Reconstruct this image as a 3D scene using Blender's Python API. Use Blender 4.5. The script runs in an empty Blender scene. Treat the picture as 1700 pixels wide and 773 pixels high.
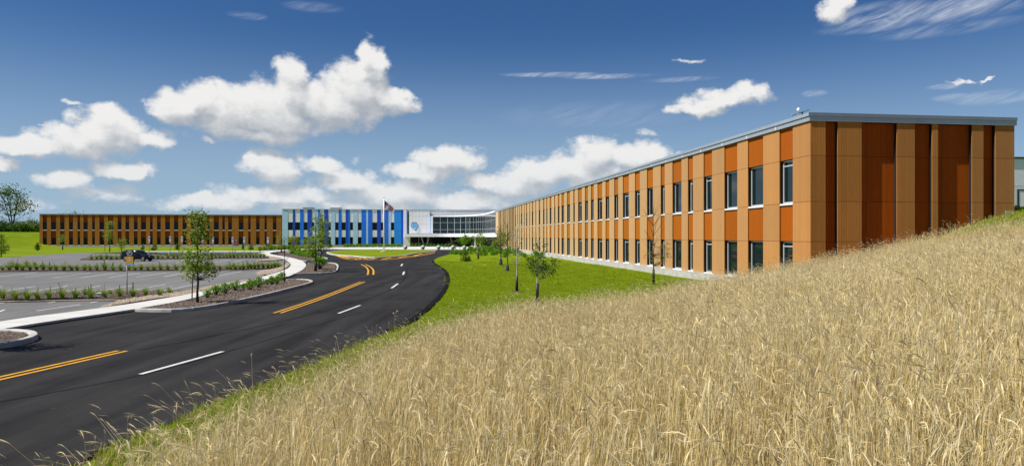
import bpy, bmesh, math, random
import numpy as np
from mathutils import Vector, Matrix, Quaternion

R = math.radians
random.seed(7)
rng = np.random.default_rng(11)
scene = bpy.context.scene
COL = scene.collection

# ------------------------------------------------------------------ camera
F, CX, HY, H = 1190.0, 850.0, 392.0, 3.03          # focal length and horizon in pixels of the photograph, eye height
cam = bpy.data.cameras.new('camera')
cam.sensor_width = 36.0
cam.lens = 36.0 * F / 1700.0
cam.shift_y = (HY - 386.5) / 1700.0
cam.clip_start = 0.1
cam.clip_end = 9000.0
cam_o = bpy.data.objects.new('camera', cam)
cam_o.location = (0, 0, H)
cam_o.rotation_euler = (R(90), 0, 0)
COL.objects.link(cam_o)
scene.camera = cam_o

# ------------------------------------------------------------------ sun, sky, exposure
SUN_EL = R(53.0)
TRAVEL = R(18.5)                                      # light travels towards +X, turned this much to +Y
to_sun = Vector((-math.cos(TRAVEL) * math.cos(SUN_EL), -math.sin(TRAVEL) * math.cos(SUN_EL), math.sin(SUN_EL)))
sun = bpy.data.lights.new('sun', 'SUN')
sun.energy = 5.0
sun.angle = R(0.5)
sun.color = (1.0, 0.945, 0.86)
sun_o = bpy.data.objects.new('sun', sun)
sun_o.rotation_euler = (-to_sun).to_track_quat('-Z', 'Y').to_euler()
sun_o.location = (0, 0, 60)
COL.objects.link(sun_o)

scene.view_settings.view_transform = 'Standard'
scene.view_settings.look = 'None'
scene.view_settings.exposure = 0.4
scene.view_settings.gamma = 1.0
scene.view_settings.use_curve_mapping = False
scene.render.film_transparent = False
scene.cycles.max_bounces = 6
scene.cycles.diffuse_bounces = 3
scene.cycles.glossy_bounces = 3
scene.cycles.transparent_max_bounces = 4
scene.cycles.use_denoising = True
scene.cycles.sample_clamp_indirect = 4.0


class NT:
    """small helper round a node tree"""
    def __init__(s, nt):
        s.nt = nt

    def n(s, typ, props=None, **kw):
        nd = s.nt.nodes.new(typ)
        for k, v in (props or {}).items():
            setattr(nd, k, v)
        for k, v in kw.items():
            key = int(k[1:]) if k[0] == 'i' and k[1:].isdigit() else k.replace('_', ' ')
            sk = nd.inputs[key]
            if isinstance(v, bpy.types.NodeSocket):
                s.nt.links.new(v, sk)
            elif isinstance(v, bpy.types.Node):
                s.nt.links.new(v.outputs[0], sk)
            else:
                sk.default_value = v
        return nd

    def m(s, op, a, b=None, c=None, clamp=False):
        nd = s.nt.nodes.new('ShaderNodeMath')
        nd.operation = op
        nd.use_clamp = clamp
        for i, v in enumerate((a, b, c)):
            if v is None:
                continue
            if isinstance(v, bpy.types.NodeSocket):
                s.nt.links.new(v, nd.inputs[i])
            else:
                nd.inputs[i].default_value = v
        return nd.outputs[0]

    def vm(s, op, a, b=None, c=None):
        nd = s.nt.nodes.new('ShaderNodeVectorMath')
        nd.operation = op
        for i, v in enumerate((a, b, c)):
            if v is None:
                continue
            if isinstance(v, bpy.types.NodeSocket):
                s.nt.links.new(v, nd.inputs[i])
            else:
                nd.inputs[i].default_value = v
        return nd.outputs['Value'] if op in ('DOT_PRODUCT', 'LENGTH') else nd.outputs['Vector']

    def mix(s, fac, a, b, blend='MIX'):
        nd = s.nt.nodes.new('ShaderNodeMix')
        nd.data_type = 'RGBA'
        nd.blend_type = blend
        for i, v in ((0, fac), (6, a), (7, b)):
            if isinstance(v, bpy.types.NodeSocket):
                s.nt.links.new(v, nd.inputs[i])
            else:
                nd.inputs[i].default_value = v if i == 0 else (tuple(v) + (1.0,) if len(v) == 3 else v)
        return nd.outputs[2]

    def remap(s, v, a, b, c=0.0, d=1.0, typ='SMOOTHSTEP'):
        nd = s.n('ShaderNodeMapRange', {'interpolation_type': typ}, Value=v)
        for i, x in ((1, a), (2, b), (3, c), (4, d)):
            nd.inputs[i].default_value = x
        return nd.outputs[0]

    def noise(s, vec, scale, detail=4.0, rough=0.55, out='Fac', distort=0.0):
        nd = s.n('ShaderNodeTexNoise', None, Vector=vec, Scale=scale, Detail=detail, Roughness=rough, Distortion=distort)
        return nd.outputs[out]

    def link(s, a, b):
        s.nt.links.new(a, b)


# cumulus clouds: (x, y, rx, ry, weight) as directions seen in the photograph
CLOUDS = [
    (298, 178, 55, 30, 1), (335, 165, 44, 34, 1), (385, 185, 85, 46, 1), (450, 182, 90, 52, 1), (492, 150, 50, 52, 1),
    (486, 116, 36, 28, 1), (545, 172, 85, 46, 1), (592, 150, 55, 52, 1), (614, 115, 30, 45, 1), (604, 88, 22, 22, 1),
    (645, 165, 45, 24, .9), (668, 155, 22, 14, .7), (345, 237, 28, 8, .6), (430, 222, 90, 14, .8),
    (180, 222, 66, 40, 1), (128, 236, 80, 30, 1), (188, 200, 42, 26, 1), (55, 243, 75, 17, .9), (252, 232, 50, 18, .9),
    (120, 176, 22, 6, .55), (58, 211, 22, 5, .45), (2, 268, 30, 14, .8),
    (205, 285, 58, 18, .85), (105, 300, 65, 20, .7), (170, 322, 120, 22, .45), (60, 338, 90, 16, .5),
    (456, 276, 54, 30, 1), (432, 268, 28, 22, .9), (530, 276, 45, 15, .7), (590, 263, 24, 12, .5), (577, 296, 55, 24, .95),
    (470, 322, 130, 20, .7), (345, 338, 110, 16, .65), (700, 290, 55, 20, .9), (747, 266, 56, 30, 1), (660, 322, 95, 24, .8),
    (800, 302, 50, 16, .8), (580, 342, 260, 22, .6),
    (985, 258, 54, 36, 1), (940, 283, 70, 30, 1), (890, 290, 62, 30, .95), (1062, 262, 58, 24, 1), (850, 312, 75, 22, .85),
    (785, 336, 130, 22, .65), (1000, 296, 130, 26, .8), (1120, 258, 40, 10, .6),
    (1193, 168, 78, 20, .85), (1238, 153, 32, 17, .85), (1148, 180, 45, 13, .8), (1075, 228, 26, 10, .45), (1147, 104, 40, 5, .5),
    (1385, 24, 38, 22, .7), (1402, 4, 32, 22, .75), (1592, 131, 22, 5, .62), (1627, 123, 15, 4, .62),
]
# thin high veils and the old contrail: (x, y, rx, ry, strength)
WISPS = [(915, 124, 95, 5, .55), (1010, 127, 90, 5, .5), (1130, 132, 75, 5, .3), (1470, 26, 120, 26, .55), (1600, 14, 120, 26, .6), (1450, 44, 110, 12, .35),
         (1570, 48, 150, 14, .28), (1566, 144, 34, 6, .4), (1650, 162, 90, 14, .4), (1582, 162, 44, 8, .35), (1352, 155, 26, 7, .4), (1000, 190, 200, 26, .12), (520, 12, 60, 10, .2), (410, 26, 40, 8, .25)]


def build_world():
    w = bpy.data.worlds.new('World')
    scene.world = w
    w.use_nodes = True
    w.node_tree.nodes.clear()
    T = NT(w.node_tree)
    g = bpy.data.node_groups.new('cloud_density', 'ShaderNodeTree')
    g.interface.new_socket('Vector', in_out='INPUT', socket_type='NodeSocketVector')
    g.interface.new_socket('Density', in_out='OUTPUT', socket_type='NodeSocketFloat')
    g.interface.new_socket('Field', in_out='OUTPUT', socket_type='NodeSocketFloat')
    G = NT(g)
    gi = g.nodes.new('NodeGroupInput')
    go = g.nodes.new('NodeGroupOutput')
    p = gi.outputs[0]
    wob = G.n('ShaderNodeTexNoise', None, Vector=p, Scale=16.0, Detail=5.0, Roughness=0.6).outputs['Color']
    pw = G.vm('MULTIPLY_ADD', G.vm('SUBTRACT', wob, (.5, .5, .5)), (.075, .042, 0), p)
    best = None
    for (x, y, rx, ry, wt) in CLOUDS:
        az = math.atan((x - CX) / F)
        el = math.atan2(HY - y, math.hypot(F, x - CX))
        cs = math.cos(az)
        irx = F / (rx * cs * cs)
        iry = F / (ry * cs)
        q = G.vm('MULTIPLY_ADD', pw, (irx, iry, 0), (-az * irx, -el * iry, 0))
        d = G.vm('DOT_PRODUCT', q, q)
        f_ = G.m('SUBTRACT', wt if wt > .6 else wt - .28, d)
        best = f_ if best is None else G.m('SMOOTH_MAX', best, f_, 0.12)
    ps = G.vm('MULTIPLY', p, (1.0, 1.35, 1.0))
    vor = G.n('ShaderNodeTexVoronoi', {'feature': 'SMOOTH_F1', 'normalize': True}, Vector=ps, Scale=24.0, Detail=3.0, Roughness=0.55, Smoothness=0.35).outputs['Distance']
    nz = G.noise(ps, 34.0, 9.0, 0.62)
    a = G.m('MULTIPLY', G.m('SUBTRACT', .42, vor), 1.7)
    b = G.m('MULTIPLY', G.m('SUBTRACT', nz, .5), 1.9)
    tot = G.m('ADD', G.m('MAXIMUM', best, -1.6), G.m('ADD', a, b))
    G.link(tot, go.inputs[0])
    G.link(G.m('MAXIMUM', best, -.6), go.inputs[1])

    tc = T.n('ShaderNodeTexCoord')
    sep = T.n('ShaderNodeSeparateXYZ', None, Vector=tc.outputs['Generated'])
    x, y, z = sep.outputs
    az = T.m('ARCTAN2', x, y)
    hyp = T.m('SQRT', T.m('ADD', T.m('MULTIPLY', x, x), T.m('MULTIPLY', y, y)))
    el = T.m('ARCTAN2', z, hyp)
    # the cloud field seen in the photograph goes on, mirrored, round the whole horizon
    fold = T.m('SUBTRACT', T.m('PINGPONG', T.m('ADD', az, math.pi * 2.25), math.pi / 2), math.pi / 4)
    cmb = T.n('ShaderNodeCombineXYZ', None, X=fold, Y=el, Z=0.0).outputs[0]
    off = T.vm('ADD', cmb, (-.007, .020, 0))

    def dens(v):
        gr = w.node_tree.nodes.new('ShaderNodeGroup')
        gr.node_tree = g
        T.link(v, gr.inputs[0])
        return gr.outputs
    (d0, f0), (d1, f1) = dens(cmb), dens(off)
    opac = T.remap(d0, -.18, .80)
    fine = T.remap(T.m('SUBTRACT', d0, d1), -.8, .8)
    broad = T.remap(T.m('SUBTRACT', f0, f1), -.42, .42)
    lit = T.m('ADD', T.m('MULTIPLY', fine, .55), T.m('MULTIPLY_ADD', broad, .50, -.04), clamp=True)
    wv = T.vm('MULTIPLY', T.n('ShaderNodeVectorRotate', {'rotation_type': 'Z_AXIS'}, Vector=cmb, Angle=-.30).outputs[0], (14.0, 95.0, 1.0))
    wn = T.remap(T.noise(wv, 1.0, 6.0, .68, distort=.6), .28, .78)
    wis = None
    for (x_, y_, rx, ry, wt) in WISPS:
        a_ = math.atan((x_ - CX) / F)
        e_ = math.atan2(HY - y_, math.hypot(F, x_ - CX))
        cs = math.cos(a_)
        q = T.vm('MULTIPLY_ADD', cmb, (F / (rx * cs * cs), F / (ry * cs), 0), (-a_ * F / (rx * cs * cs), -e_ * F / (ry * cs), 0))
        v_ = T.m('MULTIPLY', T.remap(T.vm('DOT_PRODUCT', q, q), 1.0, 0.0), wt)
        wis = v_ if wis is None else T.m('MAXIMUM', wis, v_)
    wis = T.m('MULTIPLY', wis, wn)
    cloud = T.mix(lit, (6.0, 6.6, 7.4), (13.2, 13.1, 12.9))
    low = T.remap(el, 0.0, .16)
    cloud = T.mix(low, T.mix(.45, cloud, (9.2, 10.2, 11.2)), cloud)
    sky = T.n('ShaderNodeTexSky', {'sky_type': 'NISHITA', 'sun_disc': False, 'sun_elevation': SUN_EL,
                                   'sun_rotation': math.atan2(to_sun.x, to_sun.y), 'altitude': 300.0,
                                   'air_density': 1.0, 'dust_density': 1.1, 'ozone_density': 2.0})
    skyc = T.mix(1.0, sky.outputs[0], (.40, .73, 1.14), 'MULTIPLY')
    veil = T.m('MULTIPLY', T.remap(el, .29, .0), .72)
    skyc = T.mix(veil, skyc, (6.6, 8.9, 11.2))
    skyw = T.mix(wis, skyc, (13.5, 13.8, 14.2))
    opac = T.m('MULTIPLY', opac, T.remap(el, -.005, .02))
    col = T.mix(opac, skyw, cloud)
    bg = T.n('ShaderNodeBackground', None, Color=col, Strength=0.05)
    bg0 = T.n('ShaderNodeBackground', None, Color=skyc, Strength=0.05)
    # no cumulus stands higher than this or below the horizon: plain sky there
    band = T.m('MULTIPLY', T.m('GREATER_THAN', el, -.01), T.m('LESS_THAN', el, .40))
    ms = T.n('ShaderNodeMixShader', None, Fac=band)
    T.link(bg0.outputs[0], ms.inputs[1])
    T.link(bg.outputs[0], ms.inputs[2])
    out = T.n('ShaderNodeOutputWorld')
    T.link(ms.outputs[0], out.inputs['Surface'])
    w.cycles.sampling_method = 'MANUAL'
    w.cycles.sample_map_resolution = 256


build_world()

# ------------------------------------------------------------------ materials
MATS = {}


def pos_local(T, ang=0.0):
    """world position, turned into the building's own axes"""
    geo = T.n('ShaderNodeNewGeometry')
    if not ang:
        return geo.outputs['Position']
    return T.n('ShaderNodeVectorRotate', {'rotation_type': 'Z_AXIS'}, Vector=geo.outputs['Position'], Angle=-ang).outputs[0]


def mat(name, base, rough=0.6, spec=0.3, metal=0.0, vary=0.0, nscale=3.0, bump=0.0, bscale=40.0, builder=None, stretch=None, per_obj=0.0, col2=None):
    if name in MATS:
        return MATS[name]
    mt = bpy.data.materials.new(name)
    mt.use_nodes = True
    nt = mt.node_tree
    nt.nodes.clear()
    T = NT(nt)
    pr = T.n('ShaderNodeBsdfPrincipled')
    out = T.n('ShaderNodeOutputMaterial')
    T.link(pr.outputs[0], out.inputs[0])
    pr.inputs['Roughness'].default_value = rough
    pr.inputs['Specular IOR Level'].default_value = spec
    pr.inputs['Metallic'].default_value = metal
    pos = pos_local(T)
    if stretch:
        pos = T.vm('MULTIPLY', pos, stretch)
    col = tuple(base)
    if vary or col2:
        n1 = T.noise(pos, nscale, 5.0, .6)
        k = T.remap(n1, .3, .7)
        c2 = col2 if col2 else tuple(c * (1 - vary) for c in base)
        col = T.mix(k, c2, base)
    if per_obj:
        oi = T.n('ShaderNodeObjectInfo')
        k = T.m('MULTIPLY_ADD', oi.outputs['Random'], 2 * per_obj, 1 - per_obj)
        g = T.n('ShaderNodeCombineColor', None, Red=k, Green=k, Blue=k)
        col = T.mix(1.0, col, g.outputs[0], 'MULTIPLY')
    if isinstance(col, bpy.types.NodeSocket):
        T.link(col, pr.inputs['Base Color'])
    else:
        pr.inputs['Base Color'].default_value = col + (1,)
    if bump:
        bn = T.noise(pos, bscale, 6.0, .65)
        bp = T.n('ShaderNodeBump', None, Height=bn, Strength=bump, Distance=0.03)
        T.link(bp.outputs[0], pr.inputs['Normal'])
    if builder:
        builder(T, pr, out)
    MATS[name] = mt
    return mt


BANG = math.atan2(.1373, .9905)          # the building is turned this much


def wood(name, base, dark, groove=.14, rough=.55, spec=.1, sheen=.95, stint=(1, .98, .68)):
    def b(T, pr, out):
        p = pos_local(T, BANG)
        sp = T.n('ShaderNodeSeparateXYZ', None, Vector=p)
        s = T.m('ADD', sp.outputs[0], sp.outputs[1])
        grain = T.noise(T.n('ShaderNodeCombineXYZ', None, X=T.m('MULTIPLY', s, 24.0), Y=0.0, Z=T.m('MULTIPLY', sp.outputs[2], .9)).outputs[0], 1.6, 6.0, .7)
        board = T.m('FLOOR', T.m('DIVIDE', s, groove))
        wn = T.n('ShaderNodeTexWhiteNoise', {'noise_dimensions': '1D'}, W=board).outputs['Value']
        oi = T.n('ShaderNodeObjectInfo').outputs['Random']
        k = T.m('ADD', T.m('MULTIPLY', T.remap(grain, .3, .75), .75), T.m('MULTIPLY', wn, .3), clamp=True)
        c = T.mix(k, dark, base)
        v = T.m('MULTIPLY_ADD', oi, .24, .88)
        c = T.mix(1.0, c, T.n('ShaderNodeCombineColor', None, Red=v, Green=v, Blue=v).outputs[0], 'MULTIPLY')
        fr = T.m('FRACT', T.m('DIVIDE', s, groove))
        line = T.m('LESS_THAN', fr, .09)
        c = T.mix(T.m('MULTIPLY', line, .62), c, tuple(x * .35 for x in dark))
        T.link(c, pr.inputs['Base Color'])
        pr.inputs['Sheen Weight'].default_value = sheen
        pr.inputs['Sheen Roughness'].default_value = .42
        pr.inputs['Sheen Tint'].default_value = stint + (1,)
        hgt = T.m('SUBTRACT', T.m('MULTIPLY', grain, .3), line)
        bp = T.n('ShaderNodeBump', None, Height=hgt, Strength=.35, Distance=.006)
        T.link(bp.outputs[0], pr.inputs['Normal'])
    return mat(name, base, rough, spec, builder=b)


M_TAN = wood('tan_wood_cladding', (.46, .178, .022), (.33, .110, .011))
M_RED = wood('russet_wood_cladding', (.38, .072, .002), (.26, .042, .0015), rough=.6, spec=.08, sheen=.55, stint=(1, .62, .08))
M_CORE = mat('dark_wall_backing', (.018, .016, .015), .8, .2)
M_FASCIA = mat('grey_blue_metal', (.36, .41, .47), .38, .5, .25, vary=.08, per_obj=.04)
M_FASCIA2 = mat('grey_metal_cap', (.24, .28, .32), .4, .5, .25, vary=.08)
M_CONC = mat('pale_concrete', (.50, .485, .45), .85, .2, vary=.2, nscale=1.6, bump=.25, bscale=25)
M_FRAME = mat('silver_window_frame', (.55, .56, .57), .4, .5, .3)
M_SILL = mat('white_metal_sill', (.72, .73, .74), .45, .5)
M_ROOF = mat('grey_roof_membrane', (.35, .35, .34), .9, .1, vary=.2)
M_LB = mat('light_blue_metal_panel', (.50, .72, 1.0), .38, .5, vary=.05, per_obj=.04)
M_MB = mat('mid_blue_metal_panel', (.004, .19, .92), .36, .5, vary=.05, per_obj=.05)
M_DB = mat('deep_blue_metal_panel', (.003, .075, .60), .36, .5, vary=.05, per_obj=.05)
M_CB = mat('cyan_blue_metal_panel', (.006, .29, .92), .36, .5, vary=.05, per_obj=.05)
M_WH = mat('white_metal_panel', (.88, .87, .88), .4, .5, vary=.05, per_obj=.05)
M_BRIGHT = mat('bright_white_metal', (.86, .86, .86), .35, .5, vary=.04, per_obj=.03)
M_STEEL = mat('galvanised_steel', (.45, .46, .47), .4, .5, .6)
M_BLACK = mat('black_plastic', (.012, .012, .013), .5, .4)
M_RUST = mat('dark_grey_louver', (.06, .055, .05), .6, .3)


def glass_b(T, pr, out):
    p = pos_local(T)
    n = T.noise(p, .6, 2.0, .5)
    T.link(T.n('ShaderNodeBump', None, Height=n, Strength=.06, Distance=.05).outputs[0], pr.inputs['Normal'])


M_GLASS = mat('dark_tinted_glass', (.004, .006, .007), .04, .22, builder=glass_b)
M_GLASS2 = mat('teal_tinted_glass', (.006, .016, .018), .04, .5, builder=glass_b)
M_FRAMED = mat('dark_window_frame', (.10, .11, .12), .4, .4, .3)


def asphalt(name, a, b_, rough=.85, streak=True):
    def b(T, pr, out):
        p = pos_local(T)
        big = T.noise(p, .25, 4.0, .6)
        st = T.noise(T.vm('MULTIPLY', p, (1.6, .09, 1)), .9, 4.0, .6)
        fine = T.noise(p, 60.0, 3.0, .7)
        k = T.m('ADD', T.m('MULTIPLY', T.remap(big, .3, .7), .4), T.m('MULTIPLY', T.remap(st, .3, .7), .6 if streak else .25))
        c = T.mix(k, a, b_)
        f = T.m('MULTIPLY_ADD', fine, .9, .55)
        c = T.mix(1.0, c, T.n('ShaderNodeCombineColor', None, Red=f, Green=f, Blue=f).outputs[0], 'MULTIPLY')
        sp = T.noise(p, 9.0, 2.0, .5)
        c = T.mix(T.m('MULTIPLY', T.remap(sp, .72, .78), .5), c, tuple(x * 3 + .03 for x in b_))
        T.link(c, pr.inputs['Base Color'])
        bp = T.n('ShaderNodeBump', None, Height=T.noise(p, 90.0, 3.0, .7), Strength=.5, Distance=.01)
        T.link(bp.outputs[0], pr.inputs['Normal'])
    return mat(name, a, rough, .12, builder=b)


M_ROAD = asphalt('fresh_black_asphalt', (.010, .0093, .009), (.036, .0335, .0315), .8)
M_LOT = asphalt('worn_grey_asphalt', (.118, .116, .115), (.188, .185, .183), .9)
M_WALK = mat('light_concrete_paving', (.56, .55, .52), .85, .2, vary=.12, nscale=1.2, bump=.2, bscale=30, per_obj=.05)
M_KERB = mat('kerb_concrete', (.50, .49, .46), .85, .2, vary=.3, nscale=2.0, bump=.3, bscale=20, per_obj=.06)
M_MULCH = mat('brown_bark_mulch', (.15, .115, .09), .95, .1, col2=(.06, .045, .035), nscale=14, bump=1.0, bscale=30)
M_GRAVEL = mat('tan_gravel', (.42, .35, .27), .95, .1, col2=(.20, .16, .12), nscale=16, bump=1.0, bscale=30)
M_STONE1 = mat('brown_chip', (.20, .155, .125), .9, .1, vary=.5, nscale=9)
M_STONE2 = mat('tan_pebble', (.50, .41, .31), .9, .1, vary=.45, nscale=9)
M_YELLOW = mat('yellow_road_paint', (.66, .33, .02), .7, .2, vary=.25, nscale=5)
M_WPAINT = mat('white_road_paint', (.62, .61, .59), .7, .2, vary=.25, nscale=5)
M_BPAINT = mat('pale_blue_paint', (.28, .42, .62), .7, .2, vary=.25, nscale=2)


def lawn_b(T, pr, out):
    p = pos_local(T)
    big = T.noise(p, .11, 5.0, .6)
    mid = T.noise(p, .9, 5.0, .65)
    fine = T.noise(p, 14.0, 6.0, .75)
    mow = T.noise(T.vm('MULTIPLY', p, (.5, .12, 1)), 1.0, 3.0, .6)
    c = T.mix(T.remap(big, .32, .68), (.19, .245, .006), (.11, .185, .004))
    c = T.mix(T.m('MULTIPLY', T.remap(mid, .45, .75), .6), c, (.21, .225, .014))
    c = T.mix(T.m('MULTIPLY', T.remap(mow, .5, .75), .45), c, (.07, .14, .003))
    f = T.m('MULTIPLY_ADD', fine, 1.5, .25)
    c = T.mix(1.0, c, T.n('ShaderNodeCombineColor', None, Red=f, Green=f, Blue=f).outputs[0], 'MULTIPLY')
    pat = T.noise(T.vm('MULTIPLY', p, (1, .6, 1)), .045, 5.0, .65)
    c = T.mix(T.m('MULTIPLY', T.remap(pat, .48, .72), .55), c, (.20, .185, .018))
    at = T.n('ShaderNodeAttribute', {'attribute_name': 'field'})
    soil = T.mix(T.remap(fine, .3, .7), (.07, .048, .02), (.20, .14, .055))
    c = T.mix(at.outputs['Fac'], c, soil)
    T.link(c, pr.inputs['Base Color'])
    bp = T.n('ShaderNodeBump', None, Height=T.m('ADD', fine, T.m('MULTIPLY', mid, .6)), Strength=.9, Distance=.08)
    T.link(bp.outputs[0], pr.inputs['Normal'])


M_LAWN = mat('mown_lawn', (.1, .19, .01), .9, .04, builder=lawn_b)


def leaf_mat(name, a, b_, trans=.35, rough=.55, spec=.3, attr=None):
    """leaf or straw: colour runs between a and b from piece to piece, light shines through"""
    if name in MATS:
        return MATS[name]
    mt = bpy.data.materials.new(name)
    mt.use_nodes = True
    mt.node_tree.nodes.clear()
    T = NT(mt.node_tree)
    p = pos_local(T)
    n1 = T.noise(p, 2.2, 3.0, .6)
    n2 = T.noise(p, 23.0, 2.0, .6)
    k = T.m('ADD', T.m('MULTIPLY', T.remap(n1, .3, .7), .5), T.m('MULTIPLY', T.remap(n2, .3, .7), .5))
    c = T.mix(k, a, b_)
    if attr:
        at = T.n('ShaderNodeAttribute', {'attribute_name': attr}).outputs['Color']
        oi = T.n('ShaderNodeObjectInfo').outputs['Random']
        v = T.m('MULTIPLY_ADD', oi, .3, .85)
        c = T.mix(1.0, at, T.n('ShaderNodeCombineColor', None, Red=v, Green=v, Blue=v).outputs[0], 'MULTIPLY')
    pr = T.n('ShaderNodeBsdfPrincipled', None, Roughness=rough)
    pr.inputs['Specular IOR Level'].default_value = spec
    T.link(c, pr.inputs['Base Color'])
    tr = T.n('ShaderNodeBsdfTranslucent', None, Color=c)
    ms = T.n('ShaderNodeMixShader')
    ms.inputs[0].default_value = trans
    T.link(pr.outputs[0], ms.inputs[1])
    T.link(tr.outputs[0], ms.inputs[2])
    out = T.n('ShaderNodeOutputMaterial')
    T.link(ms.outputs[0], out.inputs[0])
    MATS[name] = mt
    return mt


M_LEAF = leaf_mat('fresh_green_leaf', (.10, .22, .018), (.30, .44, .05), trans=.5, spec=.15)
M_LEAFY = leaf_mat('yellow_green_leaf', (.19, .26, .018), (.40, .43, .05), trans=.42, spec=.15)
M_LEAFO = leaf_mat('olive_bronze_leaf', (.17, .20, .03), (.38, .34, .08), trans=.42, spec=.15)
M_LEAFD = leaf_mat('dark_green_leaf', (.035, .085, .012), (.10, .18, .02), trans=.3, spec=.15)
M_LEAFB = leaf_mat('brown_green_leaf', (.17, .13, .03), (.30, .20, .06))
M_SHRUB = leaf_mat('bright_shrub_leaf', (.10, .25, .012), (.22, .40, .03), trans=.4, spec=.12)
M_BLADE = leaf_mat('green_grass_blade', (.10, .20, .012), (.25, .35, .035), trans=.4, spec=.12)
M_STRAW = leaf_mat('ripe_rye_straw', (.5, .38, .2), (.5, .38, .2), trans=.33, rough=.5, spec=.2, attr='tint')
M_TURF = leaf_mat('turf_blade', (.1, .2, .01), (.1, .2, .01), trans=.4, rough=.7, spec=.06, attr='tint')
M_PLUME = leaf_mat('tan_plume', (.24, .22, .07), (.38, .33, .14))
M_BARK = mat('grey_brown_bark', (.12, .095, .075), .9, .1, vary=.4, nscale=12, bump=.6, bscale=40)
M_BARKD = mat('dark_bark', (.045, .036, .03), .9, .1, vary=.4, nscale=12, bump=.6, bscale=40)
M_BARKW = mat('pale_bark', (.50, .46, .40), .85, .1, vary=.35, nscale=14, bump=.4, bscale=40)
M_STAKE = mat('timber_stake', (.20, .12, .07), .9, .1, vary=.3)

# ------------------------------------------------------------------ object helpers


def link(o, parent=None):
    COL.objects.link(o)
    if parent is not None:
        o.parent = parent
    return o


def tag(o, label, cat, group=None):
    o['label'] = label
    o['category'] = cat
    if group:
        o['group'] = group
    return o


def empty(name, loc=(0, 0, 0), rz=0.0):
    o = bpy.data.objects.new(name, None)
    o.empty_display_size = .3
    o.location = loc
    o.rotation_euler = (0, 0, rz)
    return link(o)


def mesh_obj(name, verts, faces, m, parent=None, smooth=False):
    me = bpy.data.meshes.new(name)
    me.from_pydata([tuple(v) for v in verts], [], [tuple(f) for f in faces])
    if m is not None:
        for x in (m if isinstance(m, (list, tuple)) else [m]):
            me.materials.append(x)
    if smooth:
        me.polygons.foreach_set('use_smooth', [True] * len(me.polygons))
    me.update()
    return link(bpy.data.objects.new(name, me), parent)


class MB:
    """collects boxes, tubes and leaves that make up ONE part"""
    def __init__(s):
        s.v, s.f, s.mi = [], [], []
        s.cur = 0

    def add(s, verts, faces):
        o = len(s.v)
        s.v.extend([tuple(q) for q in verts])
        s.f.extend([tuple(i + o for i in fc) for fc in faces])
        s.mi.extend([s.cur] * len(faces))

    def box(s, x0, x1, y0, y1, z0, z1):
        s.add([(x0, y0, z0), (x1, y0, z0), (x1, y1, z0), (x0, y1, z0), (x0, y0, z1), (x1, y0, z1), (x1, y1, z1), (x0, y1, z1)],
              [(0, 3, 2, 1), (4, 5, 6, 7), (0, 1, 5, 4), (1, 2, 6, 5), (2, 3, 7, 6), (3, 0, 4, 7)])

    def tube(s, pts, rad, seg=6, cap=True):
        pts = [Vector(p) for p in pts]
        if not isinstance(rad, (list, tuple)):
            rad = [rad] * len(pts)
        vs, fs = [], []
        n = len(pts)
        up = Vector((0.13, 0.31, 1)).normalized()
        for i, p in enumerate(pts):
            d = (pts[min(i + 1, n - 1)] - pts[max(i - 1, 0)]).normalized()
            a = d.cross(up)
            if a.length < .05:
                a = d.cross(Vector((1, 0, 0)))
            a.normalize()
            b = d.cross(a)
            for k in range(seg):
                t = 2 * math.pi * k / seg
                vs.append(p + (a * math.cos(t) + b * math.sin(t)) * rad[i])
        for i in range(n - 1):
            for k in range(seg):
                fs.append((i * seg + k, i * seg + (k + 1) % seg, (i + 1) * seg + (k + 1) % seg, (i + 1) * seg + k))
        if cap:
            fs.append(tuple(range(seg - 1, -1, -1)))
            fs.append(tuple((n - 1) * seg + k for k in range(seg)))
        s.add(vs, fs)

    def lathe(s, prof, c=(0, 0, 0), seg=16, axis='z'):
        vs, fs = [], []
        for (r, h) in prof:
            for k in range(seg):
                t = 2 * math.pi * k / seg
                q = (r * math.cos(t), r * math.sin(t), h)
                if axis == 'y':
                    q = (q[0], q[2], q[1])
                vs.append((c[0] + q[0], c[1] + q[1], c[2] + q[2]))
        for i in range(len(prof) - 1):
            for k in range(seg):
                fs.append((i * seg + k, i * seg + (k + 1) % seg, (i + 1) * seg + (k + 1) % seg, (i + 1) * seg + k))
        fs.append(tuple(range(seg - 1, -1, -1)))
        fs.append(tuple((len(prof) - 1) * seg + k for k in range(seg)))
        s.add(vs, fs)

    def build(s, name, m, parent=None, smooth=False, loc=None):
        o = mesh_obj(name, s.v, s.f, m, parent, smooth)
        if isinstance(m, (list, tuple)) and len(m) > 1:
            o.data.polygons.foreach_set('material_index', s.mi)
        if loc is not None:
            o.location = loc
        return o


_unit = {}


def unit_box(m, bev=0.0):
    key = m.name
    if key not in _unit:
        b = MB()
        b.box(-.5, .5, -.5, .5, -.5, .5)
        me = bpy.data.meshes.new('panel_' + key)
        me.from_pydata(b.v, [], b.f)
        me.materials.append(m)
        me.update()
        _unit[key] = me
    return _unit[key]


def pbox(name, m, parent, x0, x1, y0, y1, z0, z1):
    """a box-shaped part; alike pieces share one mesh"""
    o = bpy.data.objects.new(name, unit_box(m))
    o.location = ((x0 + x1) / 2, (y0 + y1) / 2, (z0 + z1) / 2)
    o.scale = (abs(x1 - x0), abs(y1 - y0), abs(z1 - z0))
    return link(o, parent)


def copy_tree(o, parent=None):
    c = o.copy()
    link(c, parent)
    for ch in list(o.children):
        copy_tree(ch, c)
    return c


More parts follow.
